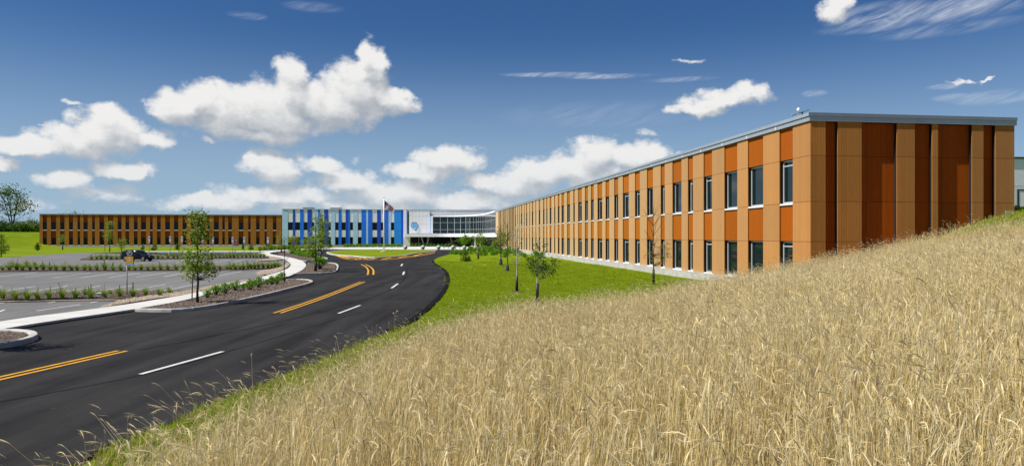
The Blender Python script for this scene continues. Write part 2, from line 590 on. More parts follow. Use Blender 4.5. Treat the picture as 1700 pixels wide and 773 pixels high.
ONES = ['', 'first', 'second', 'third', 'fourth', 'fifth', 'sixth', 'seventh', 'eighth', 'ninth', 'tenth', 'eleventh', 'twelfth',
        'thirteenth', 'fourteenth', 'fifteenth', 'sixteenth', 'seventeenth', 'eighteenth', 'nineteenth']
TENS = {2: ('twentieth', 'twenty'), 3: ('thirtieth', 'thirty'), 4: ('fortieth', 'forty'), 5: ('fiftieth', 'fifty'), 6: ('sixtieth', 'sixty'), 7: ('seventieth', 'seventy')}


def nth(n):
    if n < 20:
        return ONES[n]
    a, b = divmod(n, 10)
    return TENS[a][0] if b == 0 else TENS[a][1] + '-' + ONES[b]


def gp(x, y, z=0.0):
    """pixel on level ground at height z -> X, Y"""
    D = (H - z) * F / (y - HY)
    return ((x - CX) / F * D, D)


def tri_poly(pts2, z):
    """triangulated flat polygon from an outline"""
    bm = bmesh.new()
    vs = [bm.verts.new((p[0], p[1], z)) for p in pts2]
    es = [bm.edges.new((vs[i], vs[(i + 1) % len(vs)])) for i in range(len(vs))]
    bmesh.ops.triangle_fill(bm, use_beauty=True, use_dissolve=False, edges=es, normal=(0, 0, 1))
    for f in bm.faces:
        if f.normal.z < 0:
            f.normal_flip()
    return bm


def sheet(name, pts2, z, m, parent=None, thick=0.0):
    bm = tri_poly(pts2, z)
    if thick:
        r = bmesh.ops.extrude_face_region(bm, geom=list(bm.faces))
        for v in [g for g in r['geom'] if isinstance(g, bmesh.types.BMVert)]:
            v.co.z = z
        for v in bm.verts:
            pass
        new = {v for v in r['geom'] if isinstance(v, bmesh.types.BMVert)}
        for v in bm.verts:
            if v not in new:
                v.co.z = z - thick
        bmesh.ops.recalc_face_normals(bm, faces=list(bm.faces))
    me = bpy.data.meshes.new(name)
    bm.to_mesh(me)
    bm.free()
    me.materials.append(m)
    o = bpy.data.objects.new(name, me)
    link(o, parent)
    if parent is None:
        o['kind'] = 'structure'
    return o


def smooth_line(pts, n=4, closed=False):
    """Catmull-Rom through the points"""
    P = [Vector((p[0], p[1])) for p in pts]
    out = []
    N = len(P)
    for i in range(N if closed else N - 1):
        p0 = P[(i - 1) % N] if closed or i > 0 else P[0]
        p1, p2 = P[i], P[(i + 1) % N]
        p3 = P[(i + 2) % N] if closed or i + 2 < N else P[-1]
        for k in range(n):
            t = k / n
            q = .5 * ((2 * p1) + (p2 - p0) * t + (2 * p0 - 5 * p1 + 4 * p2 - p3) * t * t + (3 * p1 - p0 - 3 * p2 + p3) * t ** 3)
            out.append((q.x, q.y))
    if not closed:
        out.append((P[-1].x, P[-1].y))
    return out


def strip(name, line, w, z, m, parent, h=0.0, side=0.0, closed=False):
    """ribbon (or kerb of height h) of width w along a line; side shifts it sideways"""
    P = [Vector((p[0], p[1])) for p in line]
    N = len(P)
    L, Rr = [], []
    for i in range(N):
        a = P[(i - 1) % N] if closed or i > 0 else P[i]
        b = P[(i + 1) % N] if closed or i + 1 < N else P[i]
        d = (b - a)
        if d.length < 1e-6:
            d = Vector((0, 1))
        d.normalize()
        n = Vector((-d.y, d.x))
        L.append(P[i] + n * (side + w / 2))
        Rr.append(P[i] + n * (side - w / 2))
    vs, fs = [], []
    M = N if closed else N - 1
    if not h:
        for l, r in zip(L, Rr):
            vs += [(l.x, l.y, z), (r.x, r.y, z)]
        for i in range(M):
            j = (i + 1) % N
            fs.append((2 * i, 2 * i + 1, 2 * j + 1, 2 * j))
    else:
        for l, r in zip(L, Rr):
            d = (r - l) * .12
            vs += [(l.x, l.y, z - .12), (r.x, r.y, z - .12), (r.x, r.y, z + h * .8), (r.x - d.x, r.y - d.y, z + h), (l.x + d.x, l.y + d.y, z + h), (l.x, l.y, z + h * .8)]
        for i in range(M):
            j = (i + 1) % N
            for k in range(6):
                k2 = (k + 1) % 6
                fs.append((6 * i + k, 6 * i + k2, 6 * j + k2, 6 * j + k))
        if not closed:
            fs.append((0, 5, 4, 3, 2, 1))
            e = 6 * (N - 1)
            fs.append((e, e + 1, e + 2, e + 3, e + 4, e + 5))
    o = mesh_obj(name, vs, fs, m, parent)
    bm = bmesh.new()
    bm.from_mesh(o.data)
    bmesh.ops.recalc_face_normals(bm, faces=list(bm.faces))
    if not h:
        for f in bm.faces:
            if f.normal.z < 0:
                f.normal_flip()
    bm.to_mesh(o.data)
    bm.free()
    return o


# ------------------------------------------------------------------ terrain
HILL = np.array([
    (0, 0, 1.38), (0, 2.6, 1.24), (0, 8, .72), (0, 15, .33), (-1.5, 4, .92), (-3, 8, .38), (-3.6, 2, .62),
    (2.1, 3, 1.27), (4.3, 6, 1.42), (10.7, 15, 1.95), (26.2, 37.2, 4.25), (23.7, 36.9, 3.6), (23, 33, 2.75), (27, 32, 3.15), (2.7, 5, 1.25), (4.4, 8, 1.32), (8.2, 15, 1.55),
    (19.6, 36.2, 2.12), (14.85, 35.7, .95), (2.9, 10, .92), (5.9, 20, .70), (2.5, 15, .52), (9.7, 33, .22), (11.5, 34.5, .42),
    (14.0, 26, 1.4), (20.0, 28, 2.3), (30, 38, 4.4), (42, 40, 4.6), (35, 20, 4.1), (20, 5, 2.7), (10, -4, 2.1), (40, 0, 4.2), (0, -8, 1.5), (34, 55, 4.5),
    (-5.75, -8, 0), (-5.75, 0, 0), (-5.7, 5, 0), (-5.65, 9.5, 0), (-5.3, 13, 0), (-4.75, 16.2, 0), (-4.25, 20, 0), (-3.4, 23, 0), (-1, 23.8, 0), (1.5, 24.4, 0),
    (5, 28.2, 0), (8, 32.6, 0), (10.5, 36, .05), (12, 40, .05), (-9, 5, -.5), (-9, 14, -.5), (-8, 22, -.5), (-3, 28, -.45), (2, 30, -.45), (5, 36, -.4), (9, 42, -.3), (-9, -6, -.5)])


def tps_fit(P, lam=.02):
    d = np.linalg.norm(P[:, None, :2] - P[None, :, :2], axis=2)
    K = np.where(d > 0, d * d * np.log(d + 1e-9), 0) + lam * np.eye(len(P))
    A = np.zeros((len(P) + 3,) * 2)
    Q = np.c_[np.ones(len(P)), P[:, :2]]
    A[:len(P), :len(P)] = K
    A[:len(P), len(P):] = Q
    A[len(P):, :len(P)] = Q.T
    return np.linalg.solve(A, np.r_[P[:, 2], 0, 0, 0])


TW = tps_fit(HILL)


def sstep(a, b, x):
    t = np.clip((x - a) / (b - a), 0, 1)
    return t * t * (3 - 2 * t)


def height(x, y):
    x = np.asarray(x, float)
    y = np.asarray(y, float)
    xc, yc = np.clip(x, -9, 42), np.clip(y, -8, 52)
    d = np.sqrt((xc[..., None] - HILL[:, 0]) ** 2 + (yc[..., None] - HILL[:, 1]) ** 2)
    z = (np.where(d > 0, d * d * np.log(d + 1e-9), 0) @ TW[:-3]) + TW[-3] + TW[-2] * xc + TW[-1] * yc
    z = np.clip(z, 0, 4.8)
    # nothing rises on the road side or on the lawn
    edge = np.interp(yc, [-8, 9.5, 16.2, 20, 23], [-5.8, -5.66, -4.8, -4.3, -3.4])
    z = z * sstep(-.05, .6, xc - edge) * (1 - sstep(39, 44, yc) * sstep(18, 12, xc))
    left = 4.3 * sstep(138, 212, y) * sstep(-122, -146, x)
    return np.maximum(z, left)


def h1(x, y):
    return float(height(np.array([x]), np.array([y]))[0])


def inside(px, py, poly):
    poly = np.asarray(poly)
    r = np.zeros(px.shape, bool)
    j = len(poly) - 1
    for i in range(len(poly)):
        xi, yi = poly[i]
        xj, yj = poly[j]
        c = ((yi > py) != (yj > py)) & (px < (xj - xi) * (py - yi) / (yj - yi + 1e-12) + xi)
        r ^= c
        j = i
    return r


FIELD = [(-5.2, -5), (-5.05, 9.5), (-4.7, 13), (-4.2, 16.2), (-3.8, 19), (-2.9, 21.2), (-1, 22.6), (1.0, 23.2), (3.2, 25.2), (5.4, 28.0), (8, 31.6), (11, 34.2), (14.7, 36.0), (18.6, 36.3), (21.5, 35.2), (24.2, 33.8), (36, 29.5), (36, -5)]

xs = np.unique(np.r_[np.linspace(-900, -180, 13), np.linspace(-180, -60, 41), np.linspace(-60, -10, 11), np.arange(-10, 44.01, .5), np.linspace(44, 120, 12), np.linspace(120, 1200, 12)])
ys = np.unique(np.r_[np.linspace(-500, -10, 8), np.arange(-10, 46.01, .5), np.linspace(46, 130, 15), np.linspace(130, 230, 41), np.linspace(230, 600, 12), np.linspace(600, 4200, 14)])
gx, gy = np.meshgrid(xs, ys)
gz = height(gx.ravel(), gy.ravel()).reshape(gx.shape)
gz[gx > 43] = np.maximum(gz[gx > 43], 0)
nxx, nyy = len(xs), len(ys)
vs = np.c_[gx.ravel(), gy.ravel(), gz.ravel()]
fs = [(j * nxx + i, j * nxx + i + 1, (j + 1) * nxx + i + 1, (j + 1) * nxx + i) for j in range(nyy - 1) for i in range(nxx - 1)]
ground = mesh_obj('ground', vs.tolist(), fs, M_LAWN, smooth=True)
ground['kind'] = 'structure'
fa = ground.data.attributes.new('field', 'FLOAT', 'POINT')
fa.data.foreach_set('value', inside(gx.ravel(), gy.ravel(), FIELD).astype(np.float32))

# ------------------------------------------------------------------ road, parking, paths
E_R = [(-5.8, -60), (-5.75, 5)] + [gp(*p) for p in [(130, 764), (251, 718), (371, 667), (432, 644), (500, 614), (539, 600), (621, 564), (657, 546), (681, 535), (711, 511.6), (733, 489), (742.7, 470.7), (743.5, 460.6), (738.5, 449), (721.7, 437.5), (719, 433), (728, 427), (745, 422), (762, 417.7), (776, 414.5)]]
E_R = smooth_line(E_R, 3)
WALK_OUT = [(0, 552.5), (120, 533), (226, 517), (316, 500), (367, 484.5), (410.5, 473), (445, 468.5), (473, 463), (491, 455.7), (503, 449), (508, 441), (502, 435), (488, 430), (468, 426), (452, 423.2), (448, 421), (456, 419), (480, 416.8), (512, 415.2), (560, 414.2)]
WALK_IN = [(0, 539), (100, 525), (200, 511), (290, 496), (336, 486.6), (390, 474.3), (420, 466.5), (444, 459.2), (464, 453), (478, 447), (483, 441), (481, 437), (474, 432.3), (462, 428), (442, 425), (431, 422.8), (431, 420.5), (445, 418.6), (478, 416.1), (512, 414.4)]
wo = [(-17.6, -40), (-16.7, 6)] + [gp(*p) for p in WALK_OUT]
wi = [(-19.6, -40), (-18.6, 6)] + [gp(*p) for p in WALK_IN]
wo = smooth_line(wo, 4)
wi = smooth_line(wi, 4)

road_poly = E_R + [gp(776, 413.4), gp(560, 413.2)] + list(reversed(wo))
road = sheet('road', road_poly, .016, M_ROAD)
lot_edge = [gp(431, 421.5), gp(431, 418.6), gp(205, 418.6), gp(120, 419.9), gp(52, 424), gp(0, 428.4), (-96, 88), (-110, 60), (-95, -40)]
lot = sheet('parking_lot', list(wi[:-12]) + lot_edge, .008, M_LOT)
drive = sheet('service_drive', [gp(205, 418.8), gp(431, 418.8), gp(431, 423.2), gp(380, 424.8), gp(300, 424.8), gp(215, 421.2), gp(150, 420.2)], .020, M_ROAD)


def mark(name, px, w, parent, z, m, sm=0):
    ln = [gp(*p) for p in px]
    if sm:
        ln = smooth_line(ln, sm)
    return strip(name, ln, w, z, m, parent)


for a, b in [((0, 628), (203, 583)), ((460, 520), (602, 468))]:
    A, B = gp(*a), gp(*b)
    if a[0] == 0:
        dx = (A[0] - B[0]) / (B[1] - A[1])
        A = (A[0] + dx * 8, A[1] - 8)
        ln = smooth_line([A, ((A[0] + B[0]) / 2 + .06, (A[1] + B[1]) / 2), B], 4)
    else:
        ln = smooth_line([A, gp(536, 494), B], 5)
    strip('centre_line', ln, .11, .022, M_YELLOW, road, side=.13)
    strip('centre_line', ln, .11, .022, M_YELLOW, road, side=-.13)
arc = smooth_line([gp(603, 438.8), gp(611, 443), gp(615.5, 448.5), gp(615, 456)], 4)
strip('centre_line', arc, .15, .022, M_YELLOW, road, side=.22)
strip('centre_line', arc, .15, .022, M_YELLOW, road, side=-.22)
for a, b, w in [((233, 622), (370, 584), .12), ((562, 520.5), (598, 507), .12), ((650, 478.5), (660.5, 471), .14), ((669, 456), (671, 451), .15), ((666, 441.5), (668, 438), .17)]:
    mark('lane_dash', [a, b], w, road, .022, M_WPAINT)
for line in [[(558, 424.2), (578, 430.4), (606, 431.6), (640, 431.2), (690, 425.5), (722, 419.4)], [(612, 429.4), (664, 426.8), (700, 421.8), (722, 418.6)]]:
    mark('hatch_border', line, .28, road, .022, M_YELLOW, 4)
for a, b in [((560, 424.4), (580, 428.6)), ((568, 424.8), (595, 430.6)), ((586, 426), (612, 430.8)), ((606, 428), (592, 431.0)), ((626, 428.6), (612, 431)), ((650, 427.6), (634, 430.8)), ((676, 424.4), (662, 428)), ((700, 421), (688, 425))]:
    mark('hatch_bar', [a, b], .4, road, .023, M_YELLOW)
# paving seams of the fresh asphalt
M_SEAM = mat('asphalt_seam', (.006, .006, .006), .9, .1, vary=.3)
strip('asphalt_seam', smooth_line([gp(230, 582), gp(380, 553), gp(540, 516), gp(640, 485), gp(672, 462), gp(676, 446)], 5), .07, .019, M_SEAM, road)
strip('asphalt_seam', smooth_line([gp(0, 668), gp(240, 622), gp(420, 572), gp(600, 518)], 5), .05, .019, M_SEAM, road)

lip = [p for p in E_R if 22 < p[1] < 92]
strip('asphalt_lip_shade', lip, .26, .0, M_SEAM, road, h=.07, side=.0)  # raised asphalt edge; its near-black colour also paints in the kerb shadow

STALLS = [
    # nearest row
    ((0, 484), (58, 475.2)), ((34, 487), (112.5, 475)), ((89, 487), (167.5, 474.5)), ((140, 487), (222, 473.5)), ((190, 486.5), (275.7, 472)), ((250, 487), (327, 471.5)), ((-60, 487), (4, 475.5)),
    ((0, 459), (61, 452.4)), ((41, 459.5), (110, 452.4)), ((87, 461), (150, 453)), ((134, 461), (192, 453.2)), ((180, 461), (232, 453.2)), ((226, 460), (276, 452.8)), ((272, 459.5), (308, 452.6)), ((364, 457.4), (401, 450.4)), ((318, 458.6), (350, 452.4)),
    ((186, 444.6), (210, 441.4)), ((223, 443.6), (245, 441)), ((256, 444.4), (281, 441.4)), ((294, 444.6), (316, 441.2)), ((118, 444), (140, 441)), ((330, 444.6), (352, 441)),
    ((264, 435.2), (291, 432)), ((292, 435.6), (310, 432.3)), ((357, 435.2), (381, 431.4)), ((330, 435.5), (349, 432)), ((386, 435), (404, 431.6)), ((200, 434), (224, 431.6)),
    ((60, 516), (133, 505.5)), ((-10, 521), (8, 514)), ((-10, 505), (20, 500)), ((80, 502.8), (92, 500.8)), ((150, 502.6), (162, 500.4)),
    ((90, 428.5), (62, 429.5)), ((0, 431.6), (46, 430.4)), ((95, 426), (75, 427)), ((20, 427.4), (0, 429)),
]
for a, b in STALLS:
    mark('stall_line', [a, b], .11, lot, .014, M_WPAINT)
mark('accessible_bay', [(262, 420.3), (430, 420.3)], 1.6, drive, .026, M_BPAINT)
strip('kerb', [gp(205, 418.7), gp(431, 418.7)], .3, .016, M_KERB, drive, h=.14)

# curved footpath: slabs laid one behind the other
footpath = sheet('footpath', wi + list(reversed(wo)), .09, M_CONC)
wi_l = [Vector(p) for p in wi]
wo_l = [Vector(p) for p in wo]


def resample(P, n):
    d = [0]
    for i in range(1, len(P)):
        d.append(d[-1] + (P[i] - P[i - 1]).length)
    out = []
    for k in range(n + 1):
        t = d[-1] * k / n
        j = 1
        while j < len(P) - 1 and d[j] < t:
            j += 1
        u = (t - d[j - 1]) / max(d[j] - d[j - 1], 1e-6)
        out.append(P[j - 1].lerp(P[j], u))
    return out


k0 = 4
NS = 104
A = resample(wi_l[k0:], NS)
B = resample(wo_l[k0:len(wo_l) - 4], NS)
for i in range(NS):
    q = [A[i].lerp(A[i + 1], .006), A[i].lerp(A[i + 1], .994), B[i].lerp(B[i + 1], .994), B[i].lerp(B[i + 1], .006)]
    vs = [(p.x, p.y, .05) for p in q] + [(p.x, p.y, .125) for p in q]
    mesh_obj('slab', vs, [(0, 1, 2, 3), (7, 6, 5, 4), (4, 5, 1, 0), (5, 6, 2, 1), (6, 7, 3, 2), (7, 4, 0, 3)], M_WALK, footpath)

plaza = sheet('plaza', [gp(512, 414.4), gp(560, 414.0), gp(776, 414.6), gp(815, 413.2), gp(806, 410.2), gp(700, 409.6), gp(540, 411.4), gp(478, 414.8)], .10, M_WALK, thick=.1)
wing_walk = sheet('wing_path', [gp(205, 418.4), gp(431, 418.4), gp(445, 418.2), gp(478, 415.6), gp(478, 414.9), gp(431, 417.2), gp(205, 417.6)], .10, M_WALK, thick=.1)

# planting beds with kerbs
def bed(name, px, m, kerb=None, top=.10, sm=3, kw=.16, kh=.15):
    out = smooth_line([gp(*p) for p in px], sm, True)
    b = sheet(name, out, top, m, thick=top + .02)
    if kerb:
        kl = [Vector(p) for p in smooth_line([gp(*p) for p in kerb], 4)]
        tot_ = sum((q - p).length for p, q in zip(kl[:-1], kl[1:]))
        nk = max(1, round(tot_ / 2.4))
        fine_ = resample(kl, nk * 6)
        for i in range(nk):
            seg = fine_[i * 6:i * 6 + 7]
            seg = [seg[0].lerp(seg[1], .03)] + seg[1:-1] + [seg[-1].lerp(seg[-2], .03)]
            strip('kerb_stone', [(q.x, q.y) for q in seg], kw, .0, M_KERB, b, h=kh)
    return b, out


bedA, polyA = bed('mulch_bed', [(236, 516), (300, 516.6), (345, 511), (393, 501.5), (427, 494), (461, 485.5), (486, 479), (505, 474), (515, 470.2), (508, 468), (494, 467), (478, 468), (460, 468.5), (412, 474), (368, 485.5), (318, 501.5)], M_MULCH,
                  [(226, 517.3), (262, 518.3), (300, 517.8), (345, 512.5), (393, 503), (427, 495.2), (461, 486.8), (486, 480), (507, 474.6), (518, 470.2), (511, 467.2), (494.6, 466), (476, 467)])
bedB, polyB = bed('mulch_bed', [(494, 454.8), (513, 454.6), (546, 453), (556, 448.5), (556.5, 441.5), (550, 439), (530, 438.6), (511, 440), (506, 448)], M_MULCH,
                  [(480, 456.8), (511, 456), (550, 454), (559.5, 449), (560, 441), (552, 438), (536, 437.6), (512, 438.6)])
bedC, polyC = bed('mulch_bed', [(490, 429.6), (505, 433), (524, 432), (541, 430.2), (522, 426), (498, 421.2), (476, 419.6), (462, 421), (470, 425)], M_MULCH,
                  [(488, 431), (504, 434.2), (526, 432.8), (544, 430.4), (522, 425), (498, 420.4), (474, 418.8), (456, 420.6)])
bedD, polyD = bed('mulch_strip', [(-80, 502), (60, 499.5), (150, 497.5), (215, 498), (290, 489), (330, 484), (300, 485.5), (200, 486.5), (100, 488.5), (0, 489.5), (-80, 491)], M_MULCH)
bedE, polyE = bed('mulch_strip', [(-60, 451.8), (80, 450.6), (200, 450), (320, 448.6), (420, 447.6), (470, 444.4), (476, 440.5), (440, 441.6), (300, 443.8), (150, 444.2), (60, 442.6), (-60, 444)], M_MULCH)
bedF, polyF = bed('mulch_strip', [(133, 431.6), (200, 430.6), (300, 429.8), (400, 428.4), (448, 428.2), (440, 426.2), (340, 425.6), (240, 425.6), (160, 427)], M_MULCH)
grD, polyGD = bed('gravel_bed', [(168, 515), (210, 506.8), (260, 498.5), (300, 493.2), (350, 482.8), (400, 471), (412, 467.6), (396, 469), (350, 478), (320, 484.5), (285, 489.5), (230, 497.5), (200, 503)], M_GRAVEL, top=.11)
grE, polyGE = bed('gravel_bed', [(425, 456), (445, 457.5), (462, 452.4), (475, 446), (480, 441), (477, 437.5), (471, 443), (455, 448), (436, 451)], M_GRAVEL, top=.115)
grF, polyGF = bed('gravel_bed', [(424, 434), (445, 433.8), (466, 432), (468, 430), (455, 427.6), (446, 427.4), (450, 430.5), (438, 432)], M_GRAVEL, top=.115)
bedG, polyG = bed('mulch_bed', [(-60, 577), (0, 574.5), (35, 568), (44, 562), (36, 558.6), (0, 557.6), (-60, 559)], M_MULCH,
                  [(-60, 582), (0, 578.5), (38, 571.5), (56, 564.5), (52, 558.5), (34, 555.6), (0, 554.6), (-60, 556)], top=.13, kw=.22, kh=.17)
# gravel edging beside the strips
for nm, px in (('gravel_edging', [(-80, 503.2), (60, 500.8), (150, 498.9), (216, 499.4)]), ('gravel_edging', [(-60, 452.6), (80, 451.4), (200, 450.8), (320, 449.4), (424, 448.4)])):
    e = strip(nm, [gp(*p) for p in px], .35, .06, M_GRAVEL, None)
    e['kind'] = 'structure'

# lawn island with flagpole
isl_px = [(543.6, 420.4), (557, 424), (590, 426.4), (612, 428.2), (634, 428.2), (661, 426.2), (691, 421.4), (722, 417.9), (716, 416.4), (691, 415.6), (634, 414.9), (574, 416.4), (550, 418.6)]
isl = smooth_line([gp(*p) for p in isl_px], 4, True)
island = sheet('lawn_island', isl, .17, M_LAWN, thick=.2)
strip('kerb', isl, .35, 0, M_KERB, island, h=.19, closed=True)


def stones(name, polys, n, m, smin, smax, z):
    """loose chips of a bed, nobody could count them"""
    vs, fs = [], []
    base = [(1, 0, 0), (-1, 0, 0), (0, 1, 0), (0, -1, 0), (0, 0, 1), (0, 0, -.6)]
    tris = [(0, 2, 4), (2, 1, 4), (1, 3, 4), (3, 0, 4), (2, 0, 5), (1, 2, 5), (3, 1, 5), (0, 3, 5)]
    for poly, cnt in zip(polys, n):
        P = np.asarray(poly)
        lo, hi = P.min(0), P.max(0)
        got = 0
        while got < cnt:
            c = rng.uniform(lo, hi, (cnt * 3, 2))
            c = c[inside(c[:, 0], c[:, 1], P)][:cnt - got]
            got += len(c)
            for q in c:
                s = rng.uniform(smin, smax) * (1 + .004 * q[1])
                rz = rng.uniform(0, 6.28)
                sx, sy, sz = s * rng.uniform(.6, 1.4), s * rng.uniform(.5, 1), s * rng.uniform(.3, .7)
                cr, sr = math.cos(rz), math.sin(rz)
                o = len(vs)
                for b in base:
                    x, y = b[0] * sx, b[1] * sy
                    vs.append((q[0] + x * cr - y * sr, q[1] + x * sr + y * cr, z + b[2] * sz))
                fs.extend([(a + o, b + o, c_ + o) for a, b, c_ in tris])
    o = mesh_obj(name, vs, fs, m)
    o['kind'] = 'stuff'
    return o


tag(stones('bark_chips', [polyA, polyB, polyG, polyD, polyC], [3800, 1500, 1500, 2600, 500], M_STONE1, .03, .085, .11), 'loose brown bark chips lying over the planting beds', 'mulch')
tag(stones('gravel_pebbles', [polyGD, polyGE, polyGF], [2600, 1200, 400], M_STONE2, .03, .09, .12), 'tan pebbles edging the beds beside the curved footpath', 'gravel')

# ------------------------------------------------------------------ the building
U = Vector((-.1373, .9905))           # along the long wing, away from the camera
V = Vector((.9905, .1373))            # along its end wall, to the right
C0 = Vector(((1345.5 - CX) / F * 35.7, 35.7))
Z0, Z1, Z2, Z3, Z4, Z5 = .54, 2.76, 4.77, 7.06, 8.77, 9.18


def t_on(x, P, d):
    """pixel column -> distance along the wall line P + t d"""
    k = (x - CX) / F
    return (k * P.y - P.x) / (d.x - k * d.y)


_frames = {}


def window(parent, axis, a0, a1, z0, z1, depth, sillz=True, transom=False, glass=None, fr=.06, sill_out=0.0, fm=None, sh=.10):
    """a window: glass pane with frame and sill; axis 'x' for a wall facing -Y, 'y' for one facing -X (local axes)"""
    w = a1 - a0
    h = z1 - z0
    key = (axis, round(w, 2), round(h, 2), transom, fr, sillz, (fm or M_FRAME).name, (glass or M_GLASS).name)
    if key not in _frames:
        b = MB()
        e = .04

        def bx(u0, u1, q0, q1, d0=-e, d1=e * .5):
            if axis == 'x':
                b.box(u0, u1, d0, d1, q0, q1)
            else:
                b.box(d0, d1, u0, u1, q0, q1)
        bx(-w / 2, -w / 2 + fr, 0, h)
        bx(w / 2 - fr, w / 2, 0, h)
        bx(-w / 2 + fr, w / 2 - fr, 0, fr)
        bx(-w / 2 + fr, w / 2 - fr, h - fr, h)
        if transom:
            bx(-w / 2 + fr, w / 2 - fr, h * .86, h * .86 + fr * .8, -e * .8)
        me = bpy.data.meshes.new('window_frame')
        me.from_pydata(b.v, [], b.f)
        me.materials.append(fm or M_FRAME)
        me.update()
        p = MB()
        if axis == 'x':
            p.box(-w / 2 + fr * .5, w / 2 - fr * .5, 0, .012, fr * .5, h - fr * .5)
        else:
            p.box(0, .012, -w / 2 + fr * .5, w / 2 - fr * .5, fr * .5, h - fr * .5)
        mp = bpy.data.meshes.new('window_pane')
        mp.from_pydata(p.v, [], p.f)
        mp.materials.append(glass or M_GLASS)
        mp.update()
        _frames[key] = (me, mp)
    me, mp = _frames[key]
    pane = link(bpy.data.objects.new('window', mp), parent)
    m = (a0 + a1) / 2
    pane.location = (m, depth, z0) if axis == 'x' else (depth, m, z0)
    f = link(bpy.data.objects.new('frame', me), pane)
    if sillz:
        if axis == 'x':
            pbox('sill', M_SILL, pane, -w / 2 + .01, w / 2 - .01, -depth - sill_out + .004, -.045, -sh, -.004)
        else:
            pbox('sill', M_SILL, pane, -depth - sill_out + .004, -.045, -w / 2 + .01, w / 2 - .01, -sh, -.004)
    return pane


# --- long wing (its long face is at local x = 0, its end wall at local y = 0)
wing = empty('wood_clad_wing', (C0.x, C0.y, 0), BANG)
tag(wing, 'long two-storey tan and orange wood-clad wing rising beyond the straw field', 'building')
LEN, WID = 136.3, 11.37
core = MB()
core.box(.32, WID - .12, .33, LEN, -.4, 8.95)
core.build('wall', M_CORE, wing)
pbox('roof', M_ROOF, wing, .15, WID - .1, .15, LEN, 8.96, 9.06)

REC = [(1294, 1316), (1241.5, 1267), (1202.5, 1224), (1168, 1182), (1142, 1150.4), (1116.3, 1131.3), (1096.8, 1103.5), (1074, 1084), (1054, 1062.2),
       (1034, 1044), (1019.7, 1026.3), (1005.3, 1011.4), (992, 999.8), (981, 985.8), (971, 976.2), (959.7, 965.9), (951.8, 954.2), (941.4, 946.2), (932.2, 936.6),
       (926.1, 929), (920, 921.8), (912.5, 915.6), (907, 908.8), (901.6, 904), (894.3, 897), (888.9, 890.2), (883, 885.2), (878.8, 880), (873.4, 875.2), (869.8, 871),
       (865, 867), (861.9, 862.8), (858.8, 859.7), (855.2, 856.6)]
tr = []
for (xa, xb) in REC:
    tr.append((t_on(xb, C0, U), t_on(xa, C0, U)))
prev = 0.0
G_ = .009
backing = MB()
for i, (a, b) in enumerate(tr):
    for (za, zb) in ((Z0, Z1), (Z1, Z2), (Z2, Z3), (Z3, Z4)):
        pbox('wood_panel', M_TAN, wing, 0 if prev else .001, .045, prev + (0 if prev else .0), a, za + G_, zb - G_)
    backing.box(.047, .31, prev + (.03 if prev else .31), a - .02, .3, 8.9)
    pbox('russet_panel', M_RED, wing, .075, .11, a - .015, b + .015, Z3 + .02, Z4 - .002)
    pbox('russet_panel', M_RED, wing, .075, .11, a - .015, b + .015, Z1 + .02, Z2 - .11)
    window(wing, 'y', a + .004, b - .004, Z2, Z3, .25, transom=(i % 3 == 0 or i in (4, 8)), glass=M_GLASS2, fr=.085)
    window(wing, 'y', a + .004, b - .004, Z0 + .06, Z1, .25, transom=(i % 3 == 0 or i in (4, 8)), glass=M_GLASS2, fr=.085)
    prev = b
t_fin0 = prev
for (za, zb) in ((Z0, Z1), (Z1, Z2), (Z2, Z3), (Z3, Z4)):
    pbox('wood_panel', M_TAN, wing, 0, .045, prev, prev + 1.2, za + G_, zb - G_)
backing.box(.047, .31, prev + .03, prev + 1.1, .3, 8.9)
backing.build('column_backing', M_CORE, wing)
# tall slotted cladding at the far end
y = prev + 1.2
rr = random.Random(5)
while y < LEN - .9:
    gapw = rr.choice((.7, 1.0, 1.3))
    pbox('slot_pane', M_GLASS, wing, .18, .2, y, min(y + gapw, LEN), Z0 + .05, Z4 - .02)
    y += gapw
    pw = rr.choice((.55, .8, 1.1))
    if y > LEN - .5:
        break
    pbox('wood_panel', M_TAN, wing, 0, .19, y, min(y + pw, LEN), Z0 + .02, Z2 - .01)
    pbox('wood_panel', M_TAN, wing, 0, .19, y, min(y + pw, LEN), Z2 + .01, Z4 - .01)
    y += pw
pbox('wood_panel', M_TAN, wing, -.02, .2, LEN - 4.5, LEN + .1, 3.7, Z4)
# plinth of concrete blocks
y = -.05
k = 0
while y < LEN:
    L_ = min(3.0, LEN - y)
    pbox('plinth_block', M_CONC, wing, -.05, .3, y + .006, y + L_ - .006, -.5, Z0 - .03)
    y += L_
    k += 1
pbox('plinth_ledge', M_SILL, wing, -.065, .2, -.05, LEN, Z0 - .028, Z0 - .006)

# end wall
ER = [(1370.7, 1391), (1430.6, 1489.2), (1518.7, 1547.6), (1557.4, 1613.8), (1632.6, 1652.5)]
prev = .0
for (xa, xb) in ER + [(1684, 1684)]:
    a, b = t_on(xa, C0, V), t_on(xb, C0, V)
    for (za, zb) in ((Z0, Z1), (Z1, Z2), (Z2, Z3), (Z3, Z4)):
        pbox('wood_panel', M_TAN, wing, prev + (.047 if prev == 0 else 0), a, 0, .045, za + G_, zb - G_)
        if b > a:
            if b - a > 1.2:
                s_ = a + .42
                pbox('russet_panel', M_RED, wing, a - .02, s_ - .006, .24, .28, za + G_, zb - G_)
                pbox('russet_panel', M_RED, wing, s_ + .006, b + .02, .24, .28, za + G_, zb - G_)
            else:
                pbox('russet_panel', M_RED, wing, a - .02, b + .02, .24, .28, za + G_, zb - G_)
    pbox('end_backing', M_CORE, wing, max(prev + .01, .32), a - .01, .047, .30, .3, 8.9)
    prev = b
